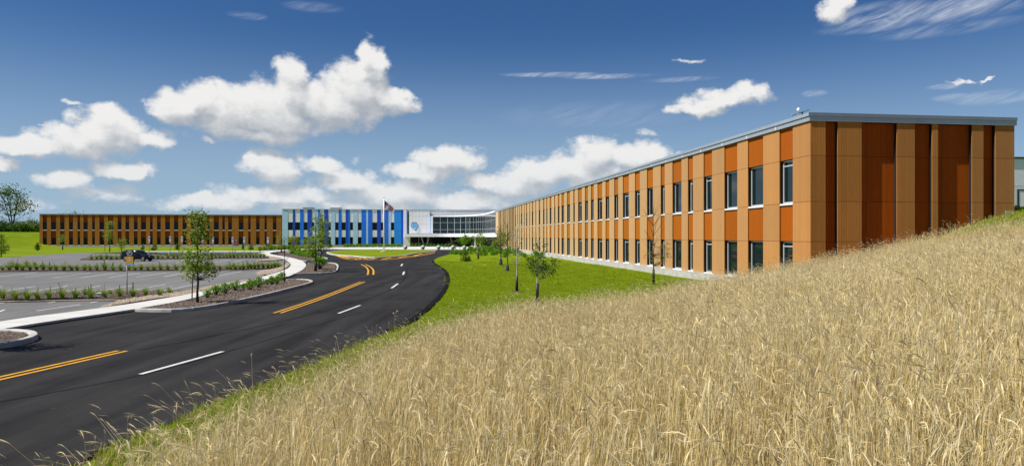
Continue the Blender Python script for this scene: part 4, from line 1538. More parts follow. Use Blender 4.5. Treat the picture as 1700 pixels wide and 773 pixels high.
tree('young_tree', 'thin lawn tree with green watering bag, the nearer of two', at(842.5, 450.5), 4.2, .06, [(0, 0, 3.2, .5, .6, 7)], M_LEAFO, .06, 8, M_BARK, seed=16, bag=.17, bare=20, dish=.75)
tree('young_tree', 'leafy lawn tree with green watering bag before the corner canopy', at(831.5, 440.5), 4.2, .07, [(-.2, 0, 2.6, .9, .6, 24), (-.6, 0, 2.2, .5, .35, 8), (.5, 0, 2.9, .6, .6, 10), (0, 0, 3.4, .5, .5, 8)], M_LEAF, .085, 15, M_BARK, seed=17, bag=.2, bare=8, dish=.8, second=(M_LEAFO, .4), sig=.45)
tree('young_tree', 'round green tree with dark base right of the entrance spheres', at(794, 429.4), 4.0, .07, [(.1, 0, 2.8, .85, .8, 26), (0, 0, 2.1, .7, .4, 8)], M_LEAF, .10, 18, M_BARK, seed=18, guard=.75, sig=.45)
tree('young_tree', 'light green round-headed tree behind the dark dome bush', at(772.5, 427.5), 3.45, .06, [(0, 0, 2.5, .85, .6, 24)], M_SHRUB, .10, 18, M_BARK, seed=19, sig=.45)

# far trees beyond the left lawn
fx, fy = (20 - CX) / F * 224, 224
tree('tall_tree', 'tall loose tree with several trunks on the grassy rise at far left', (fx, fy, 4.2), 14.0, .22,
     [(-3.5, 0, 11, 3.0, 3.0, 26), (1.5, 0, 10.5, 3.4, 2.8, 26), (4.5, 0, 8, 2.2, 2.0, 14), (-1, 0, 13, 2.6, 1.8, 14), (-5, 0, 8, 2.0, 2.0, 10), (2, 0, 7, 3.5, 1.6, 12)], M_LEAFD, .30, 15, M_BARKD, seed=20, forks=5, sig=.62, second=(M_LEAF, .2))
for i, (px_, w_, h_, mm, lab) in enumerate([(-6, 3.0, 4.4, M_LEAFD, 'dark bush under the tall loose tree'), (30, 3.2, 3.4, M_LEAFD, 'low dark bush right of the tall trunks'), (48, 2.6, 3.8, M_LEAF, 'bright green bush beside the end of the brown wing'), (60, 2.4, 3.6, M_LEAF, 'green bush tucked against the brown wing corner'), (40, 2.6, 2.4, M_LEAFD, 'low dark bush between the tall trunks and bright bush'), (12, 2.8, 2.8, M_LEAFD, 'low dark bush behind the tall trunks')]):
    d = 221 + i
    t_ = tree('background_bush', lab + ' on the grassy rise', ((px_ - CX) / F * d, d, 4.2), h_ * .8, .08, [(0, 0, h_ * .5, w_, h_ * .5, 46), (-w_ * .6, 0, h_ * .3, w_ * .6, h_ * .3, 14), (w_ * .6, 0, h_ * .3, w_ * .6, h_ * .3, 14)], mm, .24, 22, M_BARKD, seed=30 + i, forks=3, sig=.5, second=(M_LEAFY, .25) if mm == M_LEAF else None)
    t_['category'] = 'bush'
for i, (px_, top, lab) in enumerate([(113, 351, 'left of the pair of treetops'), (130, 347, 'right and taller of the pair of treetops')]):
    d = 240
    tree('tall_tree', 'sparse treetop showing above the brown wing roof, ' + lab, ((px_ - CX) / F * d, d, 0), 3.03 + (392 - top) * d / F, .2, [(0, 0, 9.6, 2.2, 1.4, 14)], M_LEAFD, .28, 9, M_BARKD, seed=40 + i, forks=3, sig=.6)


def shrub_mesh(name, rx, rz, ncl, nl, ls, leaf, seed, stems=True, base_open=.25):
    r = random.Random(seed)
    vs, fs = [], []
    tbm = MB()
    for c in range(ncl):
        a = r.uniform(0, 6.28)
        e = r.uniform(0, 1) ** .6
        hz = r.uniform(.05, 1)
        rad = math.sqrt(max(0, 1 - (hz * .95) ** 2)) * e
        cc = Vector((math.cos(a) * rx * rad, math.sin(a) * rx * rad, rz * (base_open + (1 - base_open) * hz)))
        if stems:
            tbm.tube([(0, 0, -.05), tuple(cc * .5 + Vector((0, 0, -.02))), tuple(cc)], [rx * .03, rx * .022, rx * .01], 3, cap=False)
        for _ in range(nl):
            leafquad(vs, fs, cc + Vector((r.gauss(0, rx * .16), r.gauss(0, rx * .16), r.gauss(0, rz * .10))), ls * r.uniform(.6, 1.3), r, .6)
    me = bpy.data.meshes.new(name)
    me.from_pydata([tuple(v) for v in vs], [], fs)
    me.materials.append(leaf)
    me.update()
    ms = bpy.data.meshes.new(name + '_stems')
    ms.from_pydata(tbm.v, [], tbm.f)
    ms.materials.append(M_BARKD)
    ms.update()
    return me, ms


SH = [shrub_mesh('shrub_foliage', .42, .62, 34, 16, .045, M_SHRUB, 50 + i, base_open=.38) for i in range(4)]
SHF = [shrub_mesh('shrub_foliage', .55, .75, 30, 12, .085, M_SHRUB, 60 + i, base_open=.1) for i in range(3)]
SHO = [shrub_mesh('shrub_foliage', .55, .65, 30, 12, .085, M_LEAFY, 66 + i, base_open=.1) for i in range(2)]
SHD = [shrub_mesh('shrub_foliage', .55, 1.1, 36, 14, .075, M_LEAFD, 70 + i, base_open=.02) for i in range(2)]


def shrub(pair, loc, sc, label, group=None, name='shrub', cat='shrub', zs=1.0):
    root = empty(name, loc, random.uniform(0, 6.28))
    root.scale = (sc, sc, sc * zs)
    tag(root, label, cat, group)
    link(bpy.data.objects.new('foliage', pair[0]), root)
    link(bpy.data.objects.new('stems', pair[1]), root)
    return root


row = [(344, 494, .72), (359, 490.5, .9), (374, 487, .9), (391, 482.5, .95), (404, 480, .6), (416.5, 481.5, 1.05), (429.5, 477.5, 1.05), (443, 472.5, .6), (452, 472.6, .95), (460.5, 471, .9), (467.5, 465.5, .95)]
for i, (x, y, s_) in enumerate(row):
    shrub(SH[i % 4], at(x, y, .1), s_ * .84, f'rounded green shrub in the near kerbed bed, {nth(i + 1)} from the two-tier tree', 'shrubs along the near bed')
shrub(SH[1], at(531, 447, .1), 1.75, 'large round green shrub beside the guarded tree trunk in the crossing bed')
for i in range(9):
    t = i / 8
    shrub(SHF[i % 3], at(486 + 34 * t, 421.5 + 6.2 * t, .1), 1.15 + .15 * (i % 2), f'green hedge shrub in the bed behind the crossing, {nth(i + 1)} from the left', 'hedge shrubs behind the crossing')


def tuft_mesh(seed, n=70, h=.62, w=.012, plume=6, spread=.35):
    r = random.Random(seed)
    vs, fs, mi = [], [], []
    for k in range(n + plume):
        a = r.uniform(0, 6.28)
        pl = k >= n
        L_ = h * (r.uniform(.6, 1.05) if not pl else r.uniform(1.15, 1.5))
        out = r.uniform(.1, 1) * spread * (1 if not pl else .6)
        d = Vector((math.cos(a), math.sin(a), 0))
        s_ = Vector((-math.sin(a), math.cos(a), 0))
        b0_ = d * r.uniform(0, .1)
        o = len(vs)
        ww = w * r.uniform(.7, 1.3) * (1 if not pl else .5)
        for i in range(4):
            t = i / 3
            c = b0_ + d * (out * t * t) + Vector((0, 0, L_ * t * (1 - .12 * t)))
            wd = ww * (1 - .75 * t) if not pl else ww * (1 + (2.0 if i == 3 else 0) + (2.4 if i == 2 else 0))
            vs.append(c - s_ * wd)
            vs.append(c + s_ * wd)
        for i in range(3):
            fs.append((o + 2 * i, o + 2 * i + 1, o + 2 * i + 3, o + 2 * i + 2))
            mi.append(1 if pl and i >= 1 else 0)
    me = bpy.data.meshes.new('grass_tuft')
    me.from_pydata([tuple(v) for v in vs], [], fs)
    me.materials.append(M_BLADE)
    me.materials.append(M_PLUME)
    me.polygons.foreach_set('material_index', mi)
    me.update()
    return me


TUF = [tuft_mesh(80 + i, 130, .62, .011, 3, .48) for i in range(5)]
TUFB = [tuft_mesh(90 + i, 110, .7, .020, 2, .62) for i in range(4)]


def tuft(me, loc, sc, label, group):
    o = link(bpy.data.objects.new('grass_clump', me))
    o.location = loc
    o.rotation_euler = (0, 0, random.uniform(0, 6.28))
    o.scale = (sc, sc, sc * random.uniform(.85, 1.1))
    tag(o, label, 'grass clump', group)
    return o


rowD = [(4, 496.5, 1), (25, 497, 1.1), (45, 497, 1.05), (62.5, 496.5, .9), (82, 495.5, .95), (103, 494.8, 1.1), (125, 494.2, 1.05), (141.5, 490, .75), (150, 494, 1.05), (163, 488.5, .5), (174, 493.5, .85), (184, 489, .6), (199, 492.5, 1.05), (221, 492.5, 1.0), (241.5, 490.5, .85), (265, 491, .9), (281.5, 487, .75)]
for i, (x, y, s_) in enumerate(rowD):
    tuft(TUF[i % 5], at(x, y, .1), s_ * .86, f'green grass clump in the nearest planting strip, {nth(i + 1)} from the left edge', 'grass clumps in the nearest strip')
rr = random.Random(3)
pe = []
x = 4
while x < 466:
    yb = np.interp(x, [0, 60, 200, 380, 466], [448.6, 448.8, 449.2, 447.8, 443.8])
    pe.append((x, yb - rr.uniform(0, 1.0)))
    x += rr.uniform(9, 14) if x < 370 else rr.uniform(5.5, 8)
for x in (44, 58, 20):
    pe.append((x, 442.8))
pe.sort()
for i, (x, y) in enumerate(pe):
    tuft(TUFB[i % 4], at(x, y, .1), rr.uniform(.75, 1.08), f'green grass clump in the middle planting strip, {nth(i + 1)} from the left', 'grass clumps in the middle strip')
pf = []
x = 152
while x < 440:
    yb = np.interp(x, [150, 250, 350, 440], [430.6, 429.6, 428.4, 427.6])
    pf.append((x, yb - rr.uniform(0, .8)))
    x += rr.uniform(6.5, 10) if x < 340 else rr.uniform(5, 7)
for i, (x, y) in enumerate(pf):
    tuft(TUFB[(i + 1) % 4], at(x, y, .1), rr.uniform(.8, 1.15), f'green grass clump in the farthest planting strip, {nth(i + 1)} from the left', 'grass clumps in the farthest strip')

# shrub bed along the far end of the long wing
poly = [(744, 423.4), (770, 424.2), (797, 425), (829, 426.6), (872, 428), (905, 428.5), (896, 422.5), (860, 417), (828, 413.6), (800, 412.2), (780, 414.5), (762, 417)]
pp = []
rr = random.Random(9)
P = np.array(poly, float)
while len(pp) < 74:
    x, y = rr.uniform(742, 910), rr.uniform(411, 428.6)
    if inside(np.array([x]), np.array([y]), P)[0]:
        pp.append((x, y))
pp.sort()
for i, (x, y) in enumerate(pp):
    k = i % 3
    shrub(SHF[k], at(x, y), rr.uniform(.75, 1.35) * (1.0 if y < 420 else .8), f'low leafy shrub in the bed before the long wing, {nth(i + 1)} from the left', 'shrubs before the long wing')
for i, x in enumerate(np.arange(572, 668, 5.2)):
    shrub(SHF[i % 3], at(x, 410.4 + (i % 2) * .35), 1.2, f'low shrub along the blue block foot, {nth(i + 1)} from the left', 'shrubs along the blue block')
for i, x in enumerate(np.arange(432, 540, 6.0)):
    shrub((SHO + SHF)[i % 5], at(x, np.interp(x, [432, 540], [416.2, 411.6])), 1.3, f'low green shrub below the wing corner, {nth(i + 1)} from the left', 'shrubs below the wing corner')
for i, x in enumerate(np.arange(684, 772, 6.2)):
    shrub(SHF[i % 3], at(x, 409.4), 1.0, f'low shrub before the lobby glass, {nth(i + 1)} from the left', 'shrubs before the lobby')
dk = [(63, 415.6, 'dark round bush at the left corner of the brown wing', 1.25), (256, 415.4, 'dark round bush below the first accessible parking sign', 1.15), (294, 414.6, 'dark round bush between two accessible parking signs', 1.15),
      (416.5, 414.4, 'dark round bush right of the red parking sign', 1.1), (444.5, 414.0, 'dark bush behind the last accessible parking sign', 1.3), (237, 414.6, 'small dark upright bush above the black car', .7), (403.6, 414.2, 'small dark upright bush behind the red parking sign', .7),
      (773, 433.6, 'dark dome bush on the lawn by the road bend', 1.05)]
for i, (x, y, l, s_) in enumerate(dk):
    shrub(SHD[i % 2], at(x, y), s_ * 1.05, l, name='dome_bush', cat='bush', zs=1.0 if s_ > .8 else 1.6)

# ------------------------------------------------------------------ things
# entrance spheres
b = MB()
prof = [(.46 * math.sin(math.pi * k / 14) + .001, .46 - .46 * math.cos(math.pi * k / 14)) for k in range(15)]
b.lathe(prof, (0, 0, .04), 20)
M_BALL = mat('speckled_concrete', (.52, .52, .53), .8, .2, vary=.35, nscale=6, bump=.4, bscale=20)
fb = MB(); fb.lathe([(.30, 0), (.28, .06), (.2, .08)], (0, 0, 0), 16)
for i, x in enumerate((673, 702, 728, 752, 771, 783.5, 789.5)):
    root = empty('sphere_bollard', at(x, 414.2 + (.2 if x > 770 else 0), .1))
    tag(root, f'round grey concrete bollard before the entrance, {nth(i + 1)} from the left', 'bollard', 'sphere bollards at the entrance')
    if i == 0:
        s0 = b.build('sphere', M_BALL, root, True)
        s1 = fb.build('foot', M_CONC, root)
    else:
        for q in (s0, s1):
            c = q.copy()
            link(c, root)
# benches between the spheres
for i, x in enumerate((741, 760)):
    be = empty('concrete_bench', at(x, 412.6, .1), BANG)
    tag(be, 'low pale concrete bench before the lobby, ' + ('left' if i == 0 else 'right') + ' one of two', 'bench', 'benches before the lobby')
    pbox('seat', M_CONC, be, -.8, .8, -.25, .25, .36, .48)
    pbox('leg', M_CONC, be, -.65, -.45, -.2, .2, 0, .36)
    pbox('leg', M_CONC, be, .45, .65, -.2, .2, 0, .36)

# flagpole and flag
fp_ = at(637.3, 417.3, .17)
flagpole = empty('flagpole', fp_)
tag(flagpole, 'tall white flagpole standing on the lawn island', 'flagpole')
b = MB(); b.tube([(0, 0, 0), (0, 0, 5), (0, 0, 10.0)], [.13, .11, .06], 12); b.build('pole', M_BRIGHT, flagpole, True)
b = MB(); b.lathe([(.02, 0), (.1, .05), (.12, .12), (.1, .19), (.01, .24)], (0, 0, 10.0), 12); b.build('finial', M_STEEL, flagpole, True)
b = MB(); b.lathe([(.75, 0), (.75, .12), (.3, .16), (.16, .2)], (0, 0, 0), 18); b.build('base', M_CONC, flagpole)
for i, (dx, lab) in enumerate(((-.9, 'left'), (1.5, 'right'))):
    fl = empty('ground_floodlight', (fp_[0] + dx, fp_[1] - .3, .17))
    tag(fl, f'small dark ground floodlight {lab} of the flagpole base', 'floodlight')
    b = MB(); b.tube([(0, 0, 0), (0, 0, .2)], .03, 8); b.build('stem', M_BLACK, fl)
    b = MB(); b.tube([(-.1, 0, .18), (.12, 0, .36)], [.09, .14], 10); b.build('head', M_STEEL, fl, True)
M_FR = leaf_mat('flag_red', (.62, .03, .04), (.62, .03, .04), trans=.5)
M_FW = leaf_mat('flag_white', (.85, .84, .83), (.85, .84, .83), trans=.5)
M_FB = leaf_mat('flag_blue', (.05, .08, .36), (.05, .08, .36), trans=.5)
flag = empty('flag', (fp_[0] + .1, fp_[1], fp_[2] + 8.0))
tag(flag, 'striped red and white flag with blue starry canton hanging from the flagpole', 'flag')


def flag_pt(s, t):
    """s along the fly 0..1, t down the hoist 0..1"""
    x = 1.95 * s * (1 - .05 * s)
    z = 1.55 - 1.45 * t * (1 - .42 * s) - 1.62 * s ** 1.15 - .1 * s * math.sin(7 * s)
    y = .16 * math.sin(9.5 * s + 1.6 * t) * (.3 + s) + .1 * s
    return (x, y, z)


def flag_part(name, s0, s1, t0, t1, n, m, par, lift=0.0, k=1):
    vs, fs = [], []
    for i in range(n + 1):
        s_ = s0 + (s1 - s0) * i / n
        for j in range(k + 1):
            q = flag_pt(s_, t0 + (t1 - t0) * j / k)
            vs.append((q[0], q[1] - lift, q[2]))
    for i in range(n):
        for j in range(k):
            a = i * (k + 1) + j
            fs.append((a, a + k + 1, a + k + 2, a + 1))
    o = mesh_obj(name, vs, fs, m, par, True)
    so = o.modifiers.new('thick', 'SOLIDIFY')
    so.thickness = .006
    return o


for i in range(13):
    s0 = .40 if i < 7 else 0.0
    flag_part('stripe', s0, 1, i / 13, (i + 1) / 13, 24, M_FR if i % 2 == 0 else M_FW, flag)
can = flag_part('canton', 0, .40, 0, 7 / 13, 10, M_FB, flag, k=5)
stv, stf = [], []
for i in range(9):
    for j in range(6 if i % 2 == 0 else 5):
        t = (i + 1) / 10 * 7 / 13
        s_ = (j * 2 + (1 if i % 2 == 0 else 2)) / 12 * .40
        for sd in (-.01, .01):
            c = flag_pt(s_, t)
            o = len(stv)
            for q in range(10):
                a = math.pi / 2 + q * math.pi / 5
                r_ = .038 if q % 2 == 0 else .016
                stv.append((c[0] + r_ * math.cos(a), c[1] + sd, c[2] + r_ * math.sin(a)))
            stf.append(tuple(range(o, o + 10)))
mesh_obj('stars', stv, stf, M_FW, can)


# text helper: letters become thin solid meshes
def text_mesh(name, body, size, loc, m, par, rotx=R(90), align='CENTER'):
    cu = bpy.data.curves.new(name, 'FONT')
    cu.body = body
    cu.size = size
    cu.extrude = .002
    cu.align_x = align
    cu.align_y = 'CENTER'
    ob = bpy.data.objects.new(name + '_src', cu)
    COL.objects.link(ob)
    dg = bpy.context.evaluated_depsgraph_get()
    me = bpy.data.meshes.new_from_object(ob.evaluated_get(dg))
    bpy.data.objects.remove(ob)
    me.materials.clear()
    me.materials.append(m)
    o = link(bpy.data.objects.new(name, me), par)
    o.location = loc
    o.rotation_euler = (rotx, 0, 0)
    return o


M_SIGNY = mat('sign_amber', (.72, .36, .02), .5, .3)
M_SIGNB = mat('sign_pale_blue', (.18, .45, .80), .5, .3)
M_SIGNR = mat('sign_red', (.55, .035, .03), .5, .3)
M_SIGNW = mat('sign_white', (.78, .79, .80), .5, .3)
M_SIGNK = mat('sign_black', (.010, .010, .012), .45, .4)


def ring(name, r0, r1, loc, m, par, th=.004):
    vs, fs = [], []
    n = 32
    for k in range(n):
        a = 2 * math.pi * k / n
        for rr_ in (r0, r1):
            for yy in (0, -th):
                vs.append((rr_ * math.cos(a), yy, rr_ * math.sin(a)))
    for k in range(n):
        a, b_ = 4 * k, 4 * ((k + 1) % n)
        fs += [(a + 1, a + 3, b_ + 3, b_ + 1), (a + 2, a, b_, b_ + 2), (a, a + 1, b_ + 1, b_), (a + 3, a + 2, b_ + 2, b_ + 3)]
    o = mesh_obj(name, vs, fs, m, par)
    o.location = loc
    return o


def lot_sign(px, py, top, wpx, num, colour, strip_m, label, ztop=None):
    s_ = m_per_px(py, .1)
    w = wpx * s_
    ht = (py - top) * s_
    hh = w * 2.05
    root = empty('parking_sign', at(px, py, .1), R(6))
    tag(root, label, 'sign')
    b = MB(); b.tube([(0, .03, -.2), (0, .03, ht - hh * .3)], .032 * w / .37, 10); b.build('post', M_STEEL, root, True)
    pbox('back_plate', M_SIGNK, root, -.04 * w / .37 - .0, w - .04 * w / .37 + .012, -.02, .0, ht - hh, ht + .006)
    x0, x1 = -.03 * w / .37, w - .05 * w / .37
    cx = (x0 + x1) / 2
    pbox('black_plate', M_SIGNK, root, x0, x1, -.028, -.021, ht - hh * .42, ht)
    pbox('number_plate', colour, root, x0, x1, -.028, -.021, ht - hh * .90, ht - hh * .425)
    pbox('foot_plate', strip_m, root, x0, x1, -.028, -.021, ht - hh, ht - hh * .905)
    ring('ring', w * .30, w * .36, (cx, -.029, ht - hh * .21), M_SIGNW, root)
    text_mesh('letter_p', 'P', w * .55, (cx, -.031, ht - hh * .21), M_SIGNW, root)
    text_mesh('number', num, w * .72, (cx, -.031, ht - hh * .66), M_SIGNW, root)
    return root


lot_sign(210.5, 490, 415, 12, '2', M_SIGNY, M_SIGNB, 'parking lot sign with amber number 2 plate on a steel post')
lot_sign(390, 424.6, 396.5, 6, '1', M_SIGNR, M_SIGNB, 'parking lot sign with red number 1 plate on a steel post')
M_ACC = mat('sign_blue', (.05, .22, .62), .5, .3)
for i, (x, tp) in enumerate(((247.6, 392), (282.4, 392), (302, 392.2), (336.2, 393), (353.6, 393), (386, 393.2), (405.3, 393.2), (444.6, 393.6))):
    root = empty('accessible_parking_sign', at(x, 418.1, .1), R(5))
    tag(root, f'white and blue accessible parking sign on a thin post, {nth(i + 1)} from the left', 'sign', 'accessible parking signs')
    ht = (418.1 - tp) * m_per_px(418.1, .1)
    b = MB(); b.tube([(0, .04, -.2), (0, .04, ht - .1)], .035, 8); b.build('post', M_STEEL, root, True)
    pbox('upper_plate', M_SIGNW, root, -.16, .16, -.01, .01, ht - .52, ht)
    pbox('blue_plate', M_ACC, root, -.12, .12, -.016, -.011, ht - .42, ht - .2)
    pbox('lower_plate', M_SIGNW, root, -.16, .16, -.01, .01, ht - 1.1, ht - .56)
    pbox('arrow_bar', M_ACC, root, -.11, .11, -.016, -.011, ht - .95, ht - .86)

# small utility boxes on the nearest strip
ub = empty('utility_cover', at(136, 490.6, .1)); tag(ub, 'flat dark utility cover between the grass clumps', 'cover')
pbox('lid', M_RUST, ub, -.22, .22, -.16, .16, 0, .05); pbox('rim', M_CONC, ub, -.26, .26, -.2, .2, -.05, .012)
ub = empty('irrigation_box', at(166, 492, .1)); tag(ub, 'small pale irrigation box between the grass clumps', 'box')
pbox('body', M_CONC, ub, -.12, .12, -.1, .1, -.05, .16); pbox('lid', M_BRIGHT, ub, -.14, .14, -.12, .12, .161, .19)


# parked car
M_CARP = mat('black_car_paint', (.006, .006, .007), .2, .3)
M_CGL = mat('car_glass', (.01, .012, .015), .04, .6)
M_TYRE = mat('tyre_rubber', (.015, .015, .015), .85, .2)
M_RIM = mat('alloy_rim', (.32, .32, .33), .35, .5, .7)
M_LAMP = mat('headlamp_glass', (.65, .67, .70), .15, .5)
M_TAIL = mat('tail_lamp_red', (.35, .01, .01), .25, .5)


def car(loc, rz, label, sc=1.0):
    root = empty('parked_car', loc, rz)
    root.scale = (sc,) * 3
    tag(root, label, 'car')
    # stations along the length: x, half width, floor, sill, belt, roof half width, roof
    st = [(-2.30, .62, .45, .62, .80, .5, .82), (-2.24, .80, .38, .50, 1.02, .66, 1.08), (-2.05, .88, .32, .44, 1.05, .70, 1.52), (-1.6, .91, .30, .42, 1.05, .72, 1.66), (-.8, .92, .30, .42, 1.03, .72, 1.70), (0, .92, .30, .42, 1.01, .71, 1.69),
          (.55, .92, .30, .42, 1.0, .69, 1.60), (1.15, .91, .30, .42, .98, .72, 1.06), (1.7, .89, .30, .43, .93, .70, .98), (2.15, .82, .33, .48, .82, .62, .86), (2.32, .62, .42, .56, .70, .48, .72)]
    vs, fs = [], []
    for (x, w, f, s_, bl, rw, rf) in st:
        half = [(0, f), (w * .8, f), (w, s_), (w * 1.0, (s_ + bl) / 2 + .05), (w * .97, bl), (rw, rf - .05), (rw * .85, rf), (0, rf + .01)]
        ringp = half + [(-y, z) for (y, z) in reversed(half[1:-1])]
        vs.extend([(x, y, z) for (y, z) in ringp])
    n = 14
    for i in range(len(st) - 1):
        for k in range(n):
            fs.append((i * n + k, i * n + (k + 1) % n, (i + 1) * n + (k + 1) % n, (i + 1) * n + k))
    fs.append(tuple(range(n)))
    fs.append(tuple(reversed(range((len(st) - 1) * n, len(st) * n))))
    body = mesh_obj('body', vs, fs, M_CARP, root, True)
    bm = bmesh.new(); bm.from_mesh(body.data); bmesh.ops.recalc_face_normals(bm, faces=list(bm.faces)); bm.to_mesh(body.data); bm.free()
    for sd in (-1, 1):
        for (xa, xb) in ((-1.95, -1.1), (-1.04, -.05), (.02, .62)):
            za, zb = 1.09, 1.52
            tb2 = xb if xb < .5 else .40
            q = [(xa, za), (xb if xb < .5 else .95, za), (tb2, zb), (xa + (.18 if xa < -1.5 else 0), zb)]
            def yy(z):
                return sd * (.885 + (.715 - .885) * (z - 1.03) / .58 + .012)
            w_ = mesh_obj('side_window', [(x_, yy(z_), z_) for x_, z_ in q] + [(x_, yy(z_) - sd * .03, z_) for x_, z_ in q], [(0, 1, 2, 3), (7, 6, 5, 4), (0, 4, 5, 1), (1, 5, 6, 2), (2, 6, 7, 3), (3, 7, 4, 0)], M_CGL, root)
        for x_ in (-1.42, 1.42):
            b = MB(); b.lathe([(.20, -.11), (.34, -.11), (.36, -.07), (.36, .07), (.34, .11), (.20, .11)], (0, 0, 0), 24, 'y')
            wh = b.build('wheel', M_TYRE, root, True, loc=(x_, sd * .83, .36))
            b = MB(); b.lathe([(.21, -.05), (.21, .118), (.19, .125), (.05, .11), (.02, .12)] if sd > 0 else [(.02, -.12), (.05, -.11), (.19, -.125), (.21, -.118), (.21, .05)], (0, 0, 0), 20, 'y')
            b.build('rim', M_RIM, wh, True)
        b = MB(); b.box(-.1, .1, -.07, .07, -.06, .06); b.build('mirror', M_CARP, root, loc=(.72, sd * 1.0, 1.08))
        b = MB(); b.box(-.12, .10, -.14, .14, -.06, .07); b.build('headlight', M_LAMP, root, loc=(2.18, sd * .58, .74))
        b = MB(); b.box(-.06, .10, -.12, .12, -.12, .12); b.build('tail_light', M_TAIL, root, loc=(-2.24, sd * .66, .95))
        for x_ in (-.55, .45):
            b = MB(); b.box(-.08, .08, -.012, .012, -.012, .012); b.build('door_handle', M_RIM, root, loc=(x_ - .3, sd * .93, .95))
    mesh_obj('windscreen', [(1.14, -.66, 1.075), (1.14, .66, 1.075), (.62, .60, 1.585), (.62, -.60, 1.585), (1.12, -.66, 1.045), (1.12, .66, 1.045), (.60, .60, 1.555), (.60, -.60, 1.555)], [(0, 1, 2, 3), (7, 6, 5, 4), (0, 4, 5, 1), (1, 5, 6, 2), (2, 6, 7, 3), (3, 7, 4, 0)], M_CGL, root)
    mesh_obj('rear_window', [(-2.21, -.6, 1.12), (-2.21, .6, 1.12), (-2.07, .56, 1.5), (-2.07, -.56, 1.5), (-2.18, -.6, 1.12), (-2.18, .6, 1.12), (-2.04, .56, 1.5), (-2.04, -.56, 1.5)], [(3, 2, 1, 0), (4, 5, 6, 7), (0, 1, 5, 4), (1, 2, 6, 5), (2, 3, 7, 6), (3, 0, 4, 7)], M_CGL, root)
    b = MB(); b.box(-1.7, .3, -.66, -.62, 1.70, 1.74); b.build('roof_rail', M_RIM, root)
    b = MB(); b.box(-1.7, .3, .62, .66, 1.70, 1.74); b.build('roof_rail', M_RIM, root)
    b = MB(); b.box(-.03, .02, -.5, .5, -.1, .1); b.build('grille', M_BLACK, root, loc=(2.32, 0, .6))
    return root


cx_, cy_ = gp(229, 433.4)
car((cx_, cy_, .01), R(-6), 'black sport utility car parked behind the number 2 sign', .80)

# ------------------------------------------------------------------ straw field, turf


def ribbon(vs, fs, cs, col, pts, widths, side, tint):
    o = len(vs)
    for p, w in zip(pts, widths):
        vs.append(p - side * w)
        vs.append(p + side * w)
        cs.extend([tint, tint])
    for i in range(len(pts) - 1):
        fs.append((o + 2 * i, o + 2 * i + 1, o + 2 * i + 3, o + 2 * i + 2))


def tint_mesh(name, vs, fs, cs, m):
    me = bpy.data.meshes.new(name)
    me.from_pydata([tuple(v) for v in vs], [], fs)
    a = me.color_attributes.new('tint', 'FLOAT_COLOR', 'POINT')
    a.data.foreach_set('color', np.array([tuple(c) + (1.0,) for c in cs], np.float32).ravel())
    me.materials.append(m)
    me.update()
    return me


